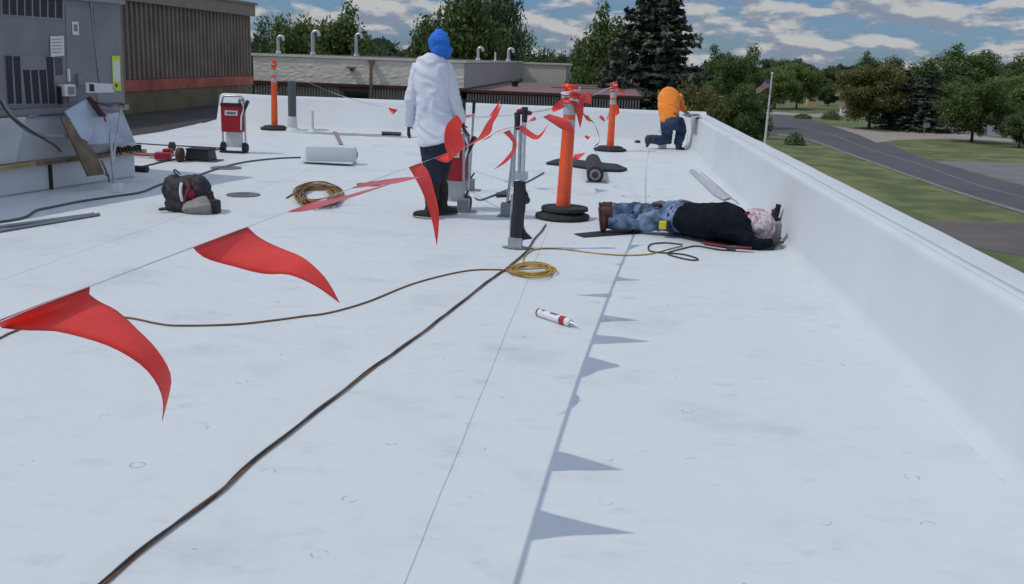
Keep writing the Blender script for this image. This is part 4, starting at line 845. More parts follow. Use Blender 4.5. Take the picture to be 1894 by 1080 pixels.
# ================================================================ RED CARTS
def cart(px, py, k, label, Y=None, rz=0.):
    c = G(px, py) if Y is None else at(px, py, Y); c.z = 0
    o = root('red_cart', c, label, 'cart', 'red wheeled carts on the roof', rz)
    W = .36 * k; Hh = .86 * k
    def m_(n, mb, m, par=None, **kw): return make(n, mb, m, par or o, world=False, **kw)
    fr = [V((-W / 2, 0, .07 * k))] + [V((-W / 2, 0, Hh * .86))] + [V((-W / 2 + .06 * k * (1 - math.cos(a)), 0, Hh * .86 + .12 * k * math.sin(a))) for a in np.linspace(.3, math.pi / 2, 4)]
    fr += [V((-p.x, p.y, p.z)) for p in reversed(fr)]
    m_('handle_frame', MB().loft(fr, .016 * k, 8), M_ALU, smooth=True)
    m_('body', MB().box((.0, -.03, .52 * k), (W * .88, .18 * k, .40 * k), bev=.015), M_RED)
    m_('lid', MB().box((0, -.03, .735 * k), (W * .9, .2 * k, .04 * k), bev=.008), M_BLACK)
    m_('lower_panel', MB().box((0, .01, .20 * k), (W * .74, .02, .24 * k)), M_WHITE)
    lb = m_('name_plate', MB().box((.01, -.03 - .093 * k, .61 * k), (.20 * k, .006, .075 * k)), M_PAPER)
    mb = MB()
    for i in range(6): mb.box((-.05 * k + i * .024 * k, -.03 - .0975 * k, .61 * k), (.015 * k, .003, (.028 + .012 * (i % 2)) * k))
    m_('lettering', mb, M_BLACK, lb)
    for s_ in (-1, 1): wh = m_('wheel', MB().cyl((s_ * W * .5 - .025, .0, .075 * k), (s_ * W * .5 + .025, 0, .075 * k), .075 * k, 18), M_RUBBER, smooth=True); m_('wheel_guard', MB().box((s_ * W * .47, -.02, .10 * k), (.07 * k, .10, .12 * k), taper=.75, bev=.01), M_BLACK, wh)
    m_('toe_plate', MB().box((0, -.06, .02), (W * 1.1, .14, .02)), M_BLACK)
    m_('side_hose', MB().loft([V((W * .42, -.06, .80 * k)), V((W * .55, -.08, .70 * k)), V((W * .46, -.12, .55 * k)), V((W * .44, -.12, .36 * k))], .012 * k, 8), M_WHITE, smooth=True)
    m_('nozzle', MB().loft([V((W * .5, -.06, .62 * k)), V((W * .75, -.1, .80 * k))], [.02 * k, .03 * k], 8), M_BLACK, smooth=True)
    m_('valve', MB().box((W * .38, -.04, .79 * k), (.07 * k, .06, .07 * k), bev=.01), M_UNITL)
    return o
cart(434, 282, 1., 'red cart with curved grey handle standing alone between the unit and the far parapet')
cart(836, 386, .96, 'red cart half hidden behind the legs of the standing worker', rz=-.15)

# ================================================================ DELINEATOR POSTS
def post(px, py, tx, ty, k, label, tape):
    c = G(px, py); t = at(tx, ty, c.y); ax = (t - c); h = ax.length; ax.normalize()
    o = root('delineator_post', c, label, 'delineator post', 'orange delineator posts carrying the pennant lines')
    R = .28 if k >= 1 else .30
    mb = MB(); mb.loft([c, c + V((0, 0, .02)), c + V((0, 0, .045)), c + V((0, 0, .06)), c + V((0, 0, .085)), c + V((0, 0, .09))], [R * .93, R, R * .97, R * .80, R * .72, R * .2], 8 if k < 1 else 20); make('rubber_base', mb, M_RUBBER, o, smooth=(k >= 1))
    if k >= 1:
        mb = MB(); mb.loft([c + V((.02, .01, .088)), c + V((.02, .01, .12)), c + V((.02, .01, .135))], [R * .86, R * .84, R * .3], 20); make('second_base_ring', mb, M_RUBBER, o, smooth=True)
    q = lambda f: c + ax * (h * f)
    r_at = lambda f: (.075 - .018 * f) * (k if k < 1 else 1)
    ps = [.05, .2, .5, .8, .92]; mb = MB(); mb.loft([q(f) for f in ps], [r_at(f) for f in ps], 22); make('tube', mb, M_ORANGE, o, smooth=True)
    for f0, f1 in ((.68, .745), (.78, .86)): mb = MB(); mb.loft([q(f0), q(f1)], [r_at(f0) + .002, r_at(f1) + .002], 22); make('reflective_band', mb, M_BAND, o, smooth=True)
    mb = MB(); mb.loft([q(.92), q(.935), q(.95), q(.99), q(1.0)], [r_at(.92), .05, .032, .03, .022], 16); hd = make('top_handle', mb, M_ORANGE, o, smooth=True)
    return o, c, ax, h
def ribbon(pts, wd, tw=0., k=8, drift=0.):
    p = smooth_path(pts, k); rows = []; n = len(p)
    for i, q in enumerate(p):
        t = (p[min(i + 1, n - 1)] - p[max(i - 1, 0)]).normalized(); a = V((0, 0, 1)) - t * t.z; a.normalize(); b = t.cross(a); g = tw * math.sin(i * .21) + drift
        s_ = a * math.cos(g) + b * math.sin(g); rows.append([q - s_ * wd / 2, q + s_ * wd / 2])
    mb = MB(); mb.grid(rows); return mb
PT = {}
for key, a_, lab in (('left', (508, 240, 506, 110, .9), 'far left orange post with black base beside the grey vent pipe'), ('mid', (1040, 404, 1057, 156, 1.0), 'nearest orange post on a round black base at the feet of the lying worker'), ('right', (1128, 279, 1136, 152, .9), 'distant orange post left of the kneeling worker')):
    PT[key] = post(*a_, lab, None)
o, c, ax, h = PT['mid']
def wrap(o, c, ax, h, f0, f1, seed, r0=.075):
    rg = random.Random(seed)
    for j in range(6):
        f = f0 + (f1 - f0) * (j + .5) / 6; pts = []; n = 16; tl = rg.uniform(-.35, .35); s0 = rg.uniform(0, 6)
        a = ax.orthogonal().normalized(); b = ax.cross(a)
        for i in range(n + 1):
            g = 2 * math.pi * i / n * 1.05 + s0; rr = r0 * rg.uniform(.95, 1.15); pts.append(c + ax * (h * f + tl * rr * math.cos(g)) + a * rr * math.cos(g) + b * rr * math.sin(g))
        mb = ribbon(pts, .035, .6, 3); make('wrapped_tape', mb, M_VINYL if j % 3 != 1 else M_STRING, o, solid=.002)
wrap(*PT['mid'], .86, .985, 4, .08); wrap(*PT['right'], .86, .99, 8, .058); wrap(*PT['left'], .93, .985, 3, .055)

# ================================================================ PENNANT LINES
def px3(l): return [at(x, y, Y) for x, y, Y in l]
line_main = [(-120, 628, 1.30), (-40, 600, 1.50), (150, 535, 1.77), (355, 463, 2.21), (465, 430, 2.52), (531, 394, 2.81), (594, 374, 3.06), (651, 350, 3.4), (687, 336, 3.63), (722, 320, 3.93), (754, 309, 4.17), (790, 295, 4.5), (808, 288, 4.68), (835, 279, 4.94), (858, 271, 5.25), (873, 264, 5.45), (888, 259, 5.73), (901, 255, 5.94), (932, 244, 6.41), (944, 240, 6.63), (960, 236, 6.95), (969, 233, 7.14), (981, 227, 7.51), (989, 225, 7.69), (1003, 216, 8.1), (1018, 210, 8.5), (1036, 202, 9.2), (1056, 192, 9.95)]
def string_line(name, pts, label, wd=.013): return make(name, ribbon(pts, wd, 1.3, 6), M_STRING, smooth=True, label=label, cat='tape line', group='white tape lines between the orange posts', solid=.0012)
_lp = np.array([tuple(p) for p in px3(line_main)]); _fx = np.polyfit(_lp[:, 1], _lp[:, 0], 3); _fz = np.polyfit(_lp[:, 1], _lp[:, 2], 3)
def on_line(Y): return V((float(np.polyval(_fx, Y)), Y, float(np.polyval(_fz, Y))))
make('tape_line', ribbon([V((-1.05, .2, 1.14))] + [on_line(y) for y in np.arange(1.3, 10.0, .3)] + [at(1056, 192, 9.98)], .017, .10, 6, 1.12), M_STRING, smooth=True, label='near white tape line running from the camera to the nearest orange post', cat='tape line', group='white tape lines between the orange posts', solid=.0012)
def resample(pts, n):
    p = smooth_path(pts, 6); L_ = [0]
    for i in range(1, len(p)): L_.append(L_[-1] + (p[i] - p[i - 1]).length)
    out = []; j = 0
    for i in range(n):
        t = L_[-1] * i / (n - 1)
        while j < len(p) - 2 and L_[j + 1] < t: j += 1
        f = (t - L_[j]) / max(1e-9, L_[j + 1] - L_[j]); out.append(p[j].lerp(p[j + 1], min(1, f)))
    return out
NP_ = [0]
def pennant(A, B, Y0, Y1, Yt, label, group='red pennants on the tape lines', bulge=.03, m=None, main=None):
    main = main if main is not None else Y1 < 9.6
    A3 = [at(x, y, Y0 + (Yt - Y0) * (i / (len(A) - 1))) for i, (x, y) in enumerate(A)]
    B3 = [at(x, y, Y1 + (Yt - Y1) * (i / (len(B) - 1))) for i, (x, y) in enumerate(B)]
    if main: A3[0] = on_line(Y0); B3[0] = on_line(Y1)
    n = 22; a = resample(A3, n); b = resample(B3, n); rows = []; NP_[0] += 1; sd = NP_[0]; L_ = (a[0] - a[-1]).length
    for i in range(n):
        row = []; nr = (b[i] - a[i]); w_ = nr.length
        ff = V((.15, 1, .1)).normalized()
        for j in range(9):
            t = j / 8; p = a[i].lerp(b[i], t); f = i / (n - 1)
            p = p + ff * (bulge * math.sin(math.pi * t) * math.sin(math.pi * min(1, f + .1)) + .05 * w_ * mnoise.noise(V((f * 3.2, t * 1.6, sd * 3.1))))
            row.append(p)
        rows.append(row)
    mb = MB(); mb.grid(rows); o = make('pennant', mb, m or M_VINYL, smooth=True, label=label, cat='pennant', group=group, solid=.0012)
    if main:
        of = V((0, -.0022, .0012)); mb = MB(); mb.grid([[p + of for p in rows[0]], [p.lerp(q, .75) + of for p, q in zip(rows[0], rows[1])]]); make('folded_hem', mb, M_VINYL, o, solid=.001)
    return o
pennant([(-40, 600), (0, 608), (60, 612), (110, 613), (200, 638), (262, 675), (292, 712), (302, 745), (300, 778)], [(150, 535), (163, 545), (185, 560), (218, 575), (255, 608), (288, 645), (311, 682), (316, 712), (300, 778)], 1.5, 1.77, 1.74, 'largest and nearest red pennant at the left edge, tip curled down')
pennant([(355, 463), (385, 479), (450, 497), (495, 506), (535, 508), (585, 530), (628, 560)], [(465, 430), (478, 439), (520, 460), (562, 477), (592, 503), (612, 530), (628, 560)], 2.21, 2.52, 2.42, 'second nearest red pennant, spread flat above the white roof')
pennant([(531, 394), (572, 388), (640, 368), (735, 336)], [(594, 374), (625, 366), (672, 353), (735, 336)], 2.81, 3.06, 2.91, 'narrow pinkish pennant seen edge on, nearest end of the faded streak', m=M_FADED)
pennant([(651, 350), (688, 344), (740, 337), (790, 324)], [(687, 336), (715, 332), (750, 328), (790, 327)], 3.4, 3.63, 3.46, 'narrow red pennant seen edge on in front of the knees of the standing worker', m=M_FADED)
pennant([(756, 309), (769, 330), (785, 365), (799, 408), (808, 455)], [(780, 299), (793, 318), (803, 352), (812, 400), (808, 455)], 4.17, 4.38, 4.1, 'long thin red pennant hanging down in front of the standing worker shins')
pennant([(803, 291), (830, 300), (822, 262), (826, 232), (845, 212)], [(840, 278), (858, 272), (853, 245), (854, 225), (845, 212)], 4.62, 4.98, 4.8, 'broad red pennant blown up beside the right hand of the standing worker')
pennant([(866, 268), (884, 255), (900, 228), (918, 205), (928, 192)], [(890, 262), (905, 248), (912, 228), (921, 212), (928, 192)], 5.25, 5.45, 5.33, 'slim red pennant flying up right of the standing worker hand')
pennant([(888, 259), (905, 252), (930, 240), (958, 233)], [(901, 255), (920, 243), (940, 237), (958, 233)], 5.73, 5.94, 5.83, 'tiny edge-on pennant left of the black stand-up tool')
pennant([(930, 244), (950, 268), (935, 293), (913, 314)], [(948, 239), (956, 268), (941, 296), (913, 314)], 6.41, 6.63, 6.5, 'thin pink pennant curling down to the left of the black stand-up tool')
pennant([(957, 237), (973, 250), (996, 257), (1015, 228)], [(972, 231), (986, 246), (998, 249), (1015, 228)], 6.95, 7.14, 7.05, 'pink pennant curling across the steel poles of the stand-up tool')
pennant([(989, 226), (984, 224), (979, 224), (973, 229)], [(1004, 219), (990, 216), (983, 219), (973, 229)], 7.51, 7.75, 7.6, 'small dark pink pennant blown back towards the steel poles')
pennant([(1003, 217), (1022, 228), (1042, 240), (1063, 245)], [(1020, 210), (1036, 217), (1054, 226), (1063, 245)], 8.1, 8.5, 8.6, 'bright red pennant blown against the nearest orange post', bulge=.01)
pennant([(1028, 207), (1022, 206), (1023, 196), (1036, 186)], [(1044, 198), (1040, 190), (1038, 188), (1036, 186)], 9.0, 9.5, 9.3, 'small pink pennant just left of the nearest orange post')
pennant([(1060, 184), (1062, 198), (1068, 218), (1073, 237)], [(1084, 176), (1080, 195), (1078, 215), (1073, 237)], 9.95, 10.3, 10.1, 'dark red pennant hanging from the head of the nearest orange post')
pennant([(1066, 180), (1074, 190), (1084, 190), (1092, 193)], [(1090, 168), (1093, 176), (1094, 184), (1092, 193)], 10.0, 10.9, 10.6, 'bright red pennant fluttering right of the nearest orange post head')
l2 = [(1060, 186, 10.05), (1078, 182, 11.2), (1100, 175, 13.5), (1118, 166, 16.2), (1134, 160, 18.7)]
string_line('tape_line', px3(l2), 'white tape line from the nearest orange post up to the distant one', .012)
l3 = [(510, 126, 19.8), (560, 148, 18.9), (640, 180, 17.2), (727, 200, 15.5), (800, 212, 14), (866, 216, 12.8), (930, 214, 11.9), (1000, 205, 11), (1052, 190, 10.1)]
string_line('tape_line', px3(l3), 'white tape line from the far left orange post towards the standing worker', .022)
pennant([(718, 199), (722, 206), (727, 212)], [(736, 201), (733, 206), (727, 212)], 15.6, 15.4, 15.5, 'single small red pennant left of the standing worker in front of the far parapet')
pennant([(853, 221), (868, 216), (881, 213)], [(860, 214), (870, 212), (881, 213)], 12.9, 12.7, 12.8, 'tiny red pennant just right of the standing worker elbow')
pennant([(905, 214), (914, 202), (926, 184)], [(915, 214), (921, 200), (926, 184)], 12.3, 12.1, 12.2, 'small faint pennant pointing up against the ribbed fascia')
pennant([(1131, 200), (1137, 214), (1146, 209)], [(1138, 186), (1144, 198), (1146, 209)], 18.6, 18.6, 18.5, 'red pennant stuck to the upper tube of the distant orange post')
pennant([(1138, 164), (1150, 172), (1160, 178)], [(1141, 160), (1152, 168), (1160, 178)], 18.7, 18.7, 18.6, 'small red pennant trailing right of the distant orange post head')
make('loose_tape', ribbon(px3([(1134, 162, 18.55), (1132, 178, 18.5), (1134, 192, 18.5), (1127, 210, 18.5), (1124, 222, 18.5)]), .05, .8), M_STRING, label='white tape end hanging down the distant orange post', cat='tape', group='loose tape ends', solid=.0012)
l4 = [(1068, 195, 10.2), (1082, 214, 10.9), (1097, 226, 11.6), (1106, 245, 12.2), (1109, 262, 12.6), (1100, 272, 12.6), (1104, 284, 12.7), (1112, 300, 13.0), (1117, 320, 12.6)]
make('loose_tape', ribbon(px3(l4), .014, 1.0), M_CORDD, label='dark loose tape curling down between the two right orange posts', cat='tape', group='loose tape ends', solid=.0012)
pennant([(1108, 216), (1113, 222), (1119, 225)], [(1111, 213), (1117, 217), (1119, 225)], 11.8, 12.0, 11.9, 'tiny red pennant floating between the two right orange posts, upper one')
pennant([(1081, 252), (1087, 258), (1092, 252)], [(1084, 250), (1089, 252), (1092, 252)], 11.8, 12.0, 11.9, 'tiny red pennant between the two right orange posts, lower one')
pennant([(1081, 214), (1084, 221), (1093, 226)], [(1086, 213), (1091, 218), (1093, 226)], 10.9, 11.2, 11.0, 'tiny grey-red pennant right of the nearest orange post band')
pennant([(1060, 292), (1066, 297), (1084, 282)], [(1062, 286), (1072, 284), (1084, 282)], 11.9, 12.6, 12.4, 'red pennant lying over the black sheet behind the nearest orange post')

# ================================================================ STAND-UP TOOLS
def pole(o, a, b, r, m, name='pole'): return make(name, MB().loft([a, b], r, 10), m, o, smooth=True)
g = G(955, 460); Yt = g.y
o = root('stand_up_tool', g, 'black stand-up seam fastening tool on a grey foot plate with tall steel poles', 'fastening tool', 'stand-up fastening tools')
A_ = lambda x, y, d=0.: at(x, y, Yt + d)
mb = MB(); mb.slab([g + V((-.12, 0, .004)), g + V((.0, -.06, .004)), g + V((.15, -.01, .004)), g + V((.0, .09, .004))], (0, 0, .012)); make('foot_plate', mb, M_SLATE, o)
make('foot_block', MB().box(A_(953, 452) + V((0, 0, .02)), (.12, .10, .09), bev=.01), M_STEEL, o)
pole(o, A_(944, 458), A_(953, 240), .014, M_STEEL); pole(o, A_(960, 330), A_(962, 232), .012, M_STEEL); pole(o, A_(966, 335), A_(970, 205), .020, M_ALU)
mb = MB(); mb.loft([A_(955, 445), A_(957, 400), A_(960, 385), A_(962, 350), A_(962, 335)], [(.058, .05), (.058, .05), (.055, .05), (.05, .045), (.045, .04)], 10, side=(1, 0, 0)); make('housing', mb, M_BLACK, o)
make('collar', MB().box(A_(964, 325), (.11, .10, .065), bev=.01), M_STEEL, o)
make('trigger_guard', MB().loft(smooth_path([A_(966, 345), A_(975, 360), A_(973, 372), A_(968, 378)], 5), .010, 8), M_BLACK, o, smooth=True)
make('motor_knob', MB().cyl(A_(973, 370, -.03), A_(973, 370, .05), .035), M_RUBBER, o, smooth=True)
make('side_bracket', MB().slab([A_(966, 415), A_(972, 430), A_(984, 442), A_(966, 444)], (0, .05, 0)), M_BLACK, o)
make('white_switch', MB().box(A_(948, 352), (.025, .06, .06), bev=.005), M_WHITE, o)
for x0, y0, x1, y1 in ((957, 240, 957, 208), (970, 226, 971, 198)): make('grip', MB().loft([A_(x0, y0), A_(x1, y1)], [.022, .026], 12), M_RUBBER, o, smooth=True)
mb = MB(); mb.blob(A_(966, 206, .03), (.05, .02, .025)); mb.blob(A_(978, 209, .03), (.03, .02, .02)); make('red_rag', mb, M_REDCL, o, smooth=True)
def tool(bx, by, tx, ty, label):
    g = G(bx, by); o = root('stand_up_tool', g, label, 'fastening tool', 'stand-up fastening tools'); t = at(tx, ty, g.y); d = (t - g)
    make('foot_block', MB().box(g + V((0, 0, .07)), (.12, .12, .14), bev=.012), M_SLATE, o); make('foot_plate', MB().box(g + V((.02, 0, .006)), (.22, .16, .01)), M_SLATE, o)
    pole(o, g + V((0, 0, .1)), t, .014, M_STEEL); make('grip', MB().loft([g + d * .86, g + d * 1.01], [.018, .021], 12), M_RUBBER, o, smooth=True)
    make('lever', MB().loft([g + d * .12, g + d * .2 + V((.05, 0, 0))], .01, 6), M_BLACK, o)
tool(937, 400, 957, 212, 'steel pole tool standing directly behind the black stand-up tool')
tool(857, 392, 858, 186, 'steel pole tool with dark blue grip touching the right hand of the standing worker')
tool(868, 352, 877, 186, 'thin steel pole tool with black grip just right of the standing worker')

# ================================================================ BACKPACK
c = G(357, 394); o = root('backpack', c, 'black and grey backpack with dark red trim sitting on the white roof', 'backpack')
B_ = lambda x, y, d=0.: at(x, y, c.y + d)
mb = MB(); mb.loft([B_(352, 394, .12), B_(352, 375, .13), B_(346, 350, .14), B_(342, 334, .14), B_(340, 326, .14)], [(.24, .15), (.25, .17), (.24, .16), (.20, .13), (.12, .08)], 18, side=(1, 0, 0)); mb.blob(B_(322, 350, .16), (.12, .1, .15)); mb.blob(B_(372, 352, .1), (.09, .12, .14))
fuse('main_bag', mb, M_PACK, o, .014, 3, .012, 9)
mb = MB(); mb.loft([B_(365, 393, .0), B_(364, 382, -.03), B_(360, 370, 0)], [(.15, .07), (.15, .09), (.12, .05)], 16, side=(1, 0, 0)); fuse('front_pocket', mb, M_PACKG, o, .012, 3, .006, 10)
mb = MB(); mb.loft(smooth_path([B_(336, 338, .0), B_(334, 355, -.03), B_(338, 372, -.03)], 4), .016, 8); make('reflective_strip', mb, M_WHITE, o, smooth=True)
mb = MB(); mb.loft(smooth_path([B_(345, 334, .0), B_(350, 350, -.05), B_(343, 366, -.05), B_(343, 385, -.03)], 4), .016, 8); make('red_trim', mb, M_PACKR, o, smooth=True)
mb = MB(); mb.blob(B_(352, 358, -.03), (.05, .03, .05)); make('red_patch', mb, M_REDCL, o, smooth=True)
mb = MB(); mb.loft(smooth_path([B_(318, 335, .1), B_(303, 348, .08), B_(308, 362, .06), B_(322, 370, .06)], 6), .022, 8); make('shoulder_strap', mb, M_PACK, o, smooth=True)
mb = MB(); mb.loft(smooth_path([B_(325, 384, .0), B_(312, 385, -.05), B_(297, 387, -.06)], 6), .016, 8); mb.blob(B_(298, 387, -.06), (.03, .02, .015)); make('hip_belt', mb, M_PACK, o, smooth=True)
mb = MB(); mb.loft(smooth_path([B_(331, 326, .14), B_(322, 318, .14), B_(324, 314, .14), B_(333, 322, .14)], 6), .008, 8); make('carry_loop', mb, M_PACK, o, smooth=True)
mb = MB(); mb.box(B_(396, 382, .06), (.11, .12, .14), bev=.03); make('side_pouch', mb, M_PACK, o, smooth=True)

# ================================================================ PEOPLE
def head_shape(mb, c, f, up_, s=1.):
    """skull, jaw, nose, lips, ears; f = facing, up_ = crown direction"""
    f = f.normalized(); up_ = (up_ - f * up_.dot(f)).normalized(); r = f.cross(up_); R = Matrix((r, f, up_)).transposed()
    mb.blob(c + up_ * .02 * s, (.076 * s, .095 * s, .105 * s), 18, R=R); mb.blob(c + f * .028 * s - up_ * .055 * s, (.056 * s, .062 * s, .062 * s), 16, R=R)
    mb.loft([c + f * .088 * s + up_ * .022 * s, c + f * .112 * s - up_ * .018 * s, c + f * .088 * s - up_ * .028 * s], [.009 * s, .014 * s, .012 * s], 8)
    mb.blob(c + f * .088 * s - up_ * .053 * s, (.024 * s, .012 * s, .011 * s), R=R); mb.blob(c + f * .08 * s - up_ * .09 * s, (.02 * s, .016 * s, .015 * s), R=R)
    for q in (-1, 1):
        mb.blob(c + r * q * .078 * s - up_ * .005 * s - f * .005 * s, (.012 * s, .02 * s, .032 * s), 10, R=R); mb.blob(c + f * .082 * s + r * q * .032 * s + up_ * .022 * s, (.02 * s, .01 * s, .008 * s), 10, R=R)
    return r, f, up_
def eyes(par, c, f, up_, s=1.):
    f = f.normalized(); up_ = (up_ - f * up_.dot(f)).normalized(); r = f.cross(up_)
    for q in (-1, 1): make('eye', MB().blob(c + f * .086 * s + r * q * .031 * s + up_ * .006 * s, .011 * s, 10), mat('eye_white', (.55, .53, .5), .2), par, smooth=True)
def hand(mb, w, d, side, s=1., curl=.5, thumb=1):
    """w wrist, d direction towards fingertips, side = across the palm (towards the thumb)"""
    d = d.normalized(); side = (side - d * side.dot(d)).normalized(); nrm = d.cross(side)
    k = w + d * .085 * s; mb.loft([w, w + d * .03 * s, k], [(.028 * s, .021 * s), (.037 * s, .017 * s), (.042 * s, .013 * s)], 12, side=side)
    for i, (o_, L_) in enumerate(((.032, .072), (.011, .082), (-.011, .076), (-.031, .058))):
        p = k + side * o_ * s - d * .008 * s; dr = d + side * o_ * 2.0; pts = [p]; cu = curl * (.8 + .13 * i)
        for q in range(3): dr = (dr + nrm * cu * (.35 + .3 * q)).normalized(); p = p + dr * L_ * s * (.42, .33, .25)[q]; pts.append(p)
        mb.loft(pts, [.0095 * s, .009 * s, .0083 * s, .007 * s], 8)
    p = w + d * .03 * s + side * .03 * s * thumb; q = p + (d * .6 + side * .8 * thumb + nrm * .25).normalized() * .042 * s; mb.loft([p - side * .012 * thumb * s, p, q, q + (d + side * .25 * thumb + nrm * .5).normalized() * .032 * s], [.014 * s, .013 * s, .0105 * s, .008 * s], 8)
def shoe(mb, heel, toe, h=.09, w=.045, up_=V((0, 0, 1))):
    heel, toe = V(heel), V(toe); d = (toe - heel); s_ = d.cross(up_).normalized()
    mb.loft([heel + up_ * .035, heel + d * .25 + up_ * .045, heel + d * .6 + up_ * .04, heel + d * .88 + up_ * .032, toe + up_ * .025], [(w * .72, .035), (w * .8, .045), (w * 1.0, .04), (w * .95, .032), (w * .5, .02)], 14, side=s_)
    mb.loft([heel + d * .16 + up_ * .03, heel + d * .17 + up_ * h, heel + d * .15 + up_ * (h + .05)], [(w * .8, .05), (w * .8, .05), (w * .85, .052)], 14, side=s_)
def sole(mb, heel, toe, w=.047, up_=V((0, 0, 1))):
    heel, toe = V(heel), V(toe); d = toe - heel; s_ = d.cross(up_).normalized()
    mb.loft([heel - d * .02 + up_ * .012, heel + d * .3 + up_ * .012, heel + d * .7 + up_ * .012, toe + up_ * .014], [(w * .75, .013), (w * .85, .013), (w * 1.05, .013), (w * .55, .012)], 14, side=s_)

# ---- standing worker (seen from behind)
YS = 9.72; S = lambda x, y, d=0.: at(x, y, YS + d)
o = root('person', G(808, 402), 'standing worker seen from behind in long white shirt and bright blue head wrap', 'person')
fwd = V((.25, .95, -.35)).normalized(); upv = V((.10, .35, 1)).normalized()
hc = S(811, 84, .02); neck = S(804, 110, .0)
shL, shR = S(775, 124, .02), S(823, 123, .05); elL, elR = S(760, 183, -.02), S(840, 182, .0); wrL, wrR = S(757, 232, .10), S(855, 229, .05)
hipL, hipR = S(796, 262, .0), S(824, 261, .06); knL, knR = S(801, 330, .04), S(814, 327, .14); anL, anR = S(797, 388, -.02), S(817, 382, .18)
mb = MB(); head_shape(mb, hc, fwd, upv); mb.loft([hc - upv * .04, neck, S(800, 125)], [.055, .058, .075], 14)
mb.loft([S(801, 118), S(799, 140), S(800, 185), S(806, 225), S(810, 262)], [(.11, .065), (.15, .09), (.13, .09), (.14, .09), (.16, .11)], 18, side=(1, 0, 0))
for a_, b_, c_, th in ((shL, elL, wrL, 1), (shR, elR, wrR, -1)):
    mb.loft([a_, a_.lerp(b_, .5), b_, b_.lerp(c_, .4), c_], [.050, .045, .040, .036, .027], 12); dd = (c_ - b_).normalized(); hand(mb, c_, (dd + V((.06 * th * -1, .1, 0))), V((0, 1, .1)), 1.0, .5, 1)
for a_, b_, c_ in ((hipL, knL, anL), (hipR, knR, anR)): mb.loft([a_, a_.lerp(b_, .5), b_, b_.lerp(c_, .35), c_], [.088, .075, .055, .053, .038], 12)
fuse('body', mb, M_SKIND, o, .0085, 3); eyes(o, hc, fwd, upv)
mb = MB(); mb.loft([S(804, 99), S(803, 105), S(801, 112), S(799, 122), S(799, 136), S(799, 155), S(801, 190), S(805, 222), S(810, 250), S(813, 264)], [(.070, .07), (.105, .085), (.145, .10), (.165, .115), (.178, .125), (.182, .13), (.172, .135), (.178, .145), (.205, .155), (.218, .16)], 24, side=(1, 0, .02))
fuse('shirt', mb, M_SHIRT, o, .012, 3, .016, 5.5)
for a_, b_, c_ in ((shL, elL, wrL), (shR, elR, wrR)):
    mb = MB(); mb.blob(a_ + V((0, 0, -.012)), (.072, .078, .066), 16); mb.loft([a_.lerp(S(800, 124), .35), a_, a_.lerp(b_, .5), b_, b_.lerp(c_, .5), b_.lerp(c_, .97)], [.066, .074, .070, .064, .058, .05], 16); fuse('sleeve', mb, M_SHIRT, o, .010, 3, .008, 8)
mb = MB(); mb.loft([S(811, 245), S(811, 265), S(811, 290)], [(.17, .12), (.185, .14), (.155, .12)], 18, side=(1, 0, 0))
for a_, b_, k in ((hipL, knL, 0), (hipR, knR, 1)): mb.loft([a_ + V((0, 0, .03)), a_.lerp(b_, .5), b_, b_ - V((0, 0, .05))], [(.115, .12), (.098, .105), (.078, .088), (.074, .082)], 14, side=(1, 0, 0))
fuse('trousers', mb, M_NAVY, o, .012, 3, .008, 8)
for b_, c_ in ((knL, anL), (knR, anR)):
    mb = MB(); mb.loft([b_, b_.lerp(c_, .35), b_.lerp(c_, .7), c_.lerp(b_, .1), c_ - V((0, 0, .02))], [.070, .076, .068, .062, .072], 14); fuse('gaiter', mb, M_DKPANT, o, .011, 3, .008, 10)
for c_, hx, tx in ((anL, G(812, 406), G(778, 403)), (anR, G(808, 399), G(832, 398))):
    mb = MB(); hh = V((c_.x + (.05 if hx.x > tx.x else -.05), hx.y, 0)); tt = V((c_.x + (-.17 if hx.x > tx.x else .13), tx.y + (.05 if hx.x > tx.x else .12), 0)); shoe(mb, hh, tt, .10, .05); sh = fuse('shoe', mb, M_DKPANT, o, .009, 3)
    mb = MB(); sole(mb, hh, tt, .054); make('sole', mb, M_SOLE if hx.x > tx.x else mat('teal_sole', (.03, .09, .09), .6), sh, smooth=True)
mb = MB(); R_ = Matrix.Rotation(.2, 3, 'Y'); mb.blob(hc + upv * .03, (.102, .115, .115), 20, R=R_); mb.blob(hc + V((.055, .02, -.05)), (.075, .075, .075), 16); mb.blob(hc + V((.02, -.055, -.04)), (.08, .055, .06), 16); mb.loft([hc + upv * .11 + V((-.01, -.02, 0)), hc + upv * .145 + V((-.012, -.03, 0))], [.045, .036], 14); mb.blob(hc + upv * .147 + V((-.012, -.03, 0)), (.048, .04, .018), 14)
fuse('head_wrap', mb, M_BLUE, o, .008, 2, .006, 16)

# ---- kneeling worker
YK = 19.15; K = lambda x, y, d=0.: at(x, y, YK + d)
o = root('person', G(1240, 272), 'kneeling worker in an orange shirt and dark jeans bent over the far right parapet corner', 'person')
hc = K(1243, 163, .42); fK = V((.2, .75, -.65)); uK = V((0, .6, .75))
mb = MB(); head_shape(mb, hc, fK, uK); mb.loft([hc, K(1240, 170, .25)], [.055, .06], 12)
sl_, sr_ = K(1224, 180, .2), K(1254, 178, .25); er_, wr_ = K(1264, 203, .45), K(1273, 212, .9); el_, wl_ = K(1228, 205, .5), K(1248, 211, .95)
hl_, hr_ = K(1233, 224, .0), K(1254, 224, .05); kl_, kr_ = K(1234, 261, .16), K(1260, 243, .22); al_, ar_ = K(1204, 257, -.05), K(1254, 267, .05)
mb.loft([K(1240, 172, .22), K(1238, 190, .15), K(1240, 212, .03), K(1243, 228, 0)], [(.14, .09), (.18, .11), (.15, .11), (.16, .13)], 16, side=(1, 0, 0))
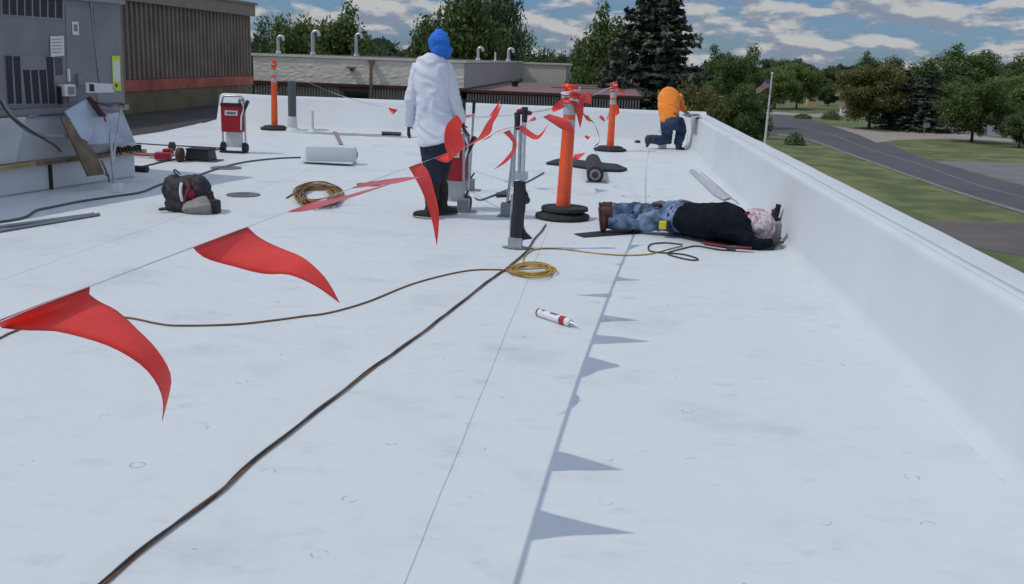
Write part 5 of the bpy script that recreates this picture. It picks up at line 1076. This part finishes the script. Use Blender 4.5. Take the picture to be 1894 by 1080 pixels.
for a_, b_, c_ in ((sl_, el_, wl_), (sr_, er_, wr_)): mb.loft([a_, b_, c_], [.055, .042, .028], 12); hand(mb, c_, (c_ - b_), V((0, .2, 1)), 1.0, .4)
for a_, b_, c_ in ((hl_, kl_, al_), (hr_, kr_, ar_)): mb.loft([a_, a_.lerp(b_, .5), b_, b_.lerp(c_, .35), c_], [.09, .078, .056, .054, .04], 12)
fuse('body', mb, M_SKIN, o, .009, 3); eyes(o, hc, fK, uK)
mb = MB(); mb.blob(hc + uK.normalized() * .03, (.10, .11, .10), 16); fuse('cap', mb, M_TEE, o, .01, 2)
mb = MB(); mb.loft([K(1240, 163, .26), K(1239, 168, .24), K(1238, 178, .2), K(1237, 195, .12), K(1238, 212, .05), K(1239, 224, .02), K(1238, 228, .02)], [(.08, .08), (.16, .11), (.21, .13), (.205, .14), (.19, .14), (.185, .14), (.19, .14)], 20, side=(1, 0, 0))
for a_, b_ in ((sl_, el_), (sr_, er_)): mb.loft([a_, a_.lerp(b_, .5), b_], [.082, .075, .066], 12)
fuse('shirt', mb, M_ORSH, o, .013, 3, .009, 6)
mb = MB(); mb.loft([K(1241, 218, .02), K(1242, 228, .0), K(1244, 238, .02)], [(.17, .13), (.19, .16), (.17, .14)], 18, side=(1, 0, 0))
for a_, b_, c_ in ((hl_, kl_, al_), (hr_, kr_, ar_)): mb.loft([a_, a_.lerp(b_, .5), b_, b_.lerp(c_, .4), c_], [.12, .115, .10, .095, .085], 14)
fuse('jeans', mb, M_JEAN, o, .012, 3, .010, 7)
mb = MB(); shoe(mb, al_ + V((-.06, 0, .05)), al_ + V((-.10, .02, -.16)), .06, .05, V((.9, 0, .2)).normalized()); mb.blob(al_ + V((-.05, 0, -.02)), (.07, .05, .10), 14); fuse('boot', mb, M_BOOTG, o, .010, 3)
mb = MB(); c_ = V((ar_.x, ar_.y, 0)); shoe(mb, c_ + V((-.02, -.08, 0)), c_ + V((.06, .20, 0)), .08, .05); fuse('boot', mb, M_BOOTG, o, .010, 3)

# ---- lying worker
o = root('person', G(1260, 440), 'worker lying face down by the right parapet in black tee and floral bucket hat', 'person')
Lp = lambda x, y, z: G(x, y, z)
hc = Lp(1398, 418, .17); fL = V((.75, .05, -.6)); uL = V((-.05, -.85, .45)); nk = Lp(1374, 414, .19)
pv, ws, ch = Lp(1252, 401, .17), Lp(1294, 408, .17), Lp(1338, 411, .19)
axd = (ch - pv).normalized(); sd = V((axd.y, -axd.x, 0)) * -1
hN, hF = pv - sd * .09, pv + sd * .09; kN, kF = Lp(1180, 413, .09), Lp(1178, 391, .10); aN, aF = Lp(1120, 408, .12), Lp(1117, 388, .14)
sN, sF = ch + axd * .10 - sd * .17 + V((0, 0, -.03)), ch + axd * .10 + sd * .17; eN, wN = Lp(1402, 452, .05), Lp(1430, 449, .06); eF, wF = Lp(1408, 396, .12), Lp(1430, 412, .13)
mb = MB(); head_shape(mb, hc, fL, uL); mb.loft([hc, nk, ch + axd * .12], [.055, .06, .08], 12)
mb.loft([ch + axd * .16, ch, ws, pv, pv - axd * .08], [(.13, .08), (.18, .11), (.14, .10), (.16, .12), (.14, .09)], 16, side=sd)
for a_, b_, c_, dd in ((sN, eN, wN, V((.3, .6, .25))), (sF, eF, wF, V((.15, .1, 1)))): mb.loft([a_, b_, c_], [.055, .042, .03], 12); hand(mb, c_, dd, V((1, 0, .1)), 1.0, .5)
for a_, b_, c_ in ((hN, kN, aN), (hF, kF, aF)): mb.loft([a_, a_.lerp(b_, .5), b_, b_.lerp(c_, .35), c_], [.09, .08, .056, .055, .04], 12)
fuse('body', mb, M_SKIND, o, .0085, 3); eyes(o, hc, fL, uL)
mb = MB(); mb.loft([nk - axd * .02, ch + axd * .20, ch + axd * .12, ch, ch.lerp(ws, .5), ws, ws.lerp(pv, .6)], [(.075, .075), (.14, .10), (.235, .145), (.255, .185), (.235, .17), (.215, .16), (.205, .155)], 22, side=sd)
for a_, b_, t1 in ((sN, eN, .8), (sF, eF, .7)): mb.loft([a_, a_.lerp(b_, .5), a_.lerp(b_, t1)], [.08, .072, .066], 12)
fuse('tee_shirt', mb, M_TEE, o, .012, 4, .010, 6)
mb = MB(); mb.loft([eN.lerp(sN, .35), eN, eN.lerp(wN, .9)], [.058, .052, .042], 14); fuse('sleeve', mb, M_TEE, o, .010, 3, .005, 12)
mb = MB(); mb.loft([eF.lerp(sF, .5), eF], [.058, .05], 14); fuse('sleeve', mb, M_TEE, o, .010, 3)
for q in (-1, 1):
    b0 = ch + sd * .20 * q; mb = MB(); mb.loft(smooth_path([b0 - axd * .10 + V((0, 0, .03 if q > 0 else -.06)), b0 + axd * .05 + V((0, 0, .06)), ch + axd * .17 + sd * .12 * q + V((0, 0, .085))], 5), [.022] * 11, 8); make('red_piping', mb, M_REDCL, o, smooth=True) if q > 0 else None
mb = MB(); mb.loft([ws.lerp(pv, .45), pv, pv - axd * .09, pv - axd * .15], [(.20, .15), (.215, .165), (.19, .14), (.13, .09)], 20, side=sd)
for a_, b_, c_ in ((hN, kN, aN), (hF, kF, aF)): mb.loft([a_, a_.lerp(b_, .5), b_, b_.lerp(c_, .4), c_.lerp(b_, .05)], [(.12, .12), (.108, .10), (.085, .08), (.085, .075), (.075, .07)], 14)
mb2 = mb; fuse('jeans', mb, M_JEANL, o, .012, 3, .016, 8)
for k_ in (kN, kF): mb = MB(); mb.loft([k_ - axd * .05, k_ + axd * .02], [.096, .098], 16); fuse('knee_pad_strap', mb, M_JEAN, o, .012, 2, .008, 12)
for a_, zz in ((aN, 0), (aF + V((.02, -.07, 0)), -.02)):
    mb = MB(); hl = V((a_.x - .075, a_.y, .235 + zz)); te = V((a_.x - .045, a_.y, .015)); u_ = V((1, 0, 0)); shoe(mb, hl, te, .08, .05, u_); b1 = fuse('boot', mb, M_BOOT, o, .009, 3)
    mb = MB(); sole(mb, hl, te, .054, u_); make('sole', mb, mat('brown_sole', (.10, .05, .04), .8, var=.3, scale=15), b1, smooth=True)
ua = uL.normalized(); hb = hc + ua * .03; mb = MB()
s0 = ua.orthogonal().normalized(); s1 = ua.cross(s0); rows = []
for rr, hh in ((.170, -.035), (.168, -.028), (.130, .010), (.104, .026), (.100, .07), (.093, .095), (.075, .11), (.04, .118), (.004, .12)):
    rows.append([hb + ua * (hh + .012 * math.sin(3 * a) * (rr > .12)) + (s0 * math.cos(a) + s1 * math.sin(a)) * rr for a in np.linspace(0, 2 * math.pi, 37)[:-1]])
mb.grid(rows, closed=True); ht = make('bucket_hat', mb, M_HAT, o, smooth=True, solid=.004)
for rr, hh, th, nm, m_ in ((.169, -.032, .005, 'brim_edge', M_HAT), (.106, .030, .005, 'hat_band', M_HAT)):
    mb = MB(); mb.loft([hb + ua * hh + (s0 * math.cos(a) + s1 * math.sin(a)) * rr for a in np.linspace(0, 2 * math.pi, 37)], th, 6); make(nm, mb, m_, ht, smooth=True)
mb = MB(); p_ = pv - sd * .20 + axd * .02 + V((0, 0, -.02)); p_ = p_ - sd * .035 + V((0, 0, -.035)); mb.box(p_, (.07, .05, .075), bev=.01); tp = make('tape_measure', mb, M_YELL, o); tp['label'] = 'yellow tape measure clipped to the belt'
mb = MB(); mb.box(p_ + V((.045, -.01, .0)), (.03, .05, .09), bev=.008); make('belt_clip', mb, M_BLACK, tp)
for q in (.1, -.03, -.12): mb = MB(); mb.box(pv - sd * .09 + axd * q * .6 + V((-.08, 0, .11)), (.09, .07, .03), bev=.012)
make('tool_pouch', mb, M_PACK, o)
mb = MB(); mb.loft([ws.lerp(pv, .66), ws.lerp(pv, .86)], [(.206, .160), (.211, .163)], 24, side=sd); make('belt', mb, M_PACK, o, smooth=True)
# black kneeling pad and grey block by his hands
q = G(1405, 455); o = root('kneeling_pad', q, 'flat black pad under the forearm of the lying worker', 'pad')
mb = MB(); mb.slab(P0([(1300, 452), (1345, 459), (1432, 462), (1438, 455), (1438, 446), (1390, 440), (1310, 444)], .006), (0, 0, .028)); make('pad', mb, M_BLACK, o, bev=.006)
make('red_edge', MB().slab(P0([(1296, 450), (1345, 457.5), (1390, 460), (1390, 458), (1345, 455.5), (1296, 448)], .036), (0, 0, .006)), M_REDCL, o)
q = G(1431, 447, .036); o = root('grey_block', q, 'grey rounded metal block at the parapet beside the hands of the lying worker', 'block'); make('block', MB().box(q + V((0, .06, .085)), (.13, .10, .17), bev=.02), M_SLATE, o, smooth=True); make('face_plate', MB().box(q + V((-.02, .008, .09)), (.07, .006, .12)), M_UNITL, o)
o = root('seam_roller', wF + V((.02, 0, .03)), 'small dark hand roller held upright by the lying worker', 'hand tool'); make('handle', MB().loft([wF + V((.02, -.02, .04)), wF + V((.03, -.03, .18))], [.02, .026], 12), M_RUBBER, o, smooth=True); make('wheel', MB().cyl(wF + V((.0, -.02, -.0)), wF + V((.04, -.02, -.0)), .025), M_STEEL, o, smooth=True)
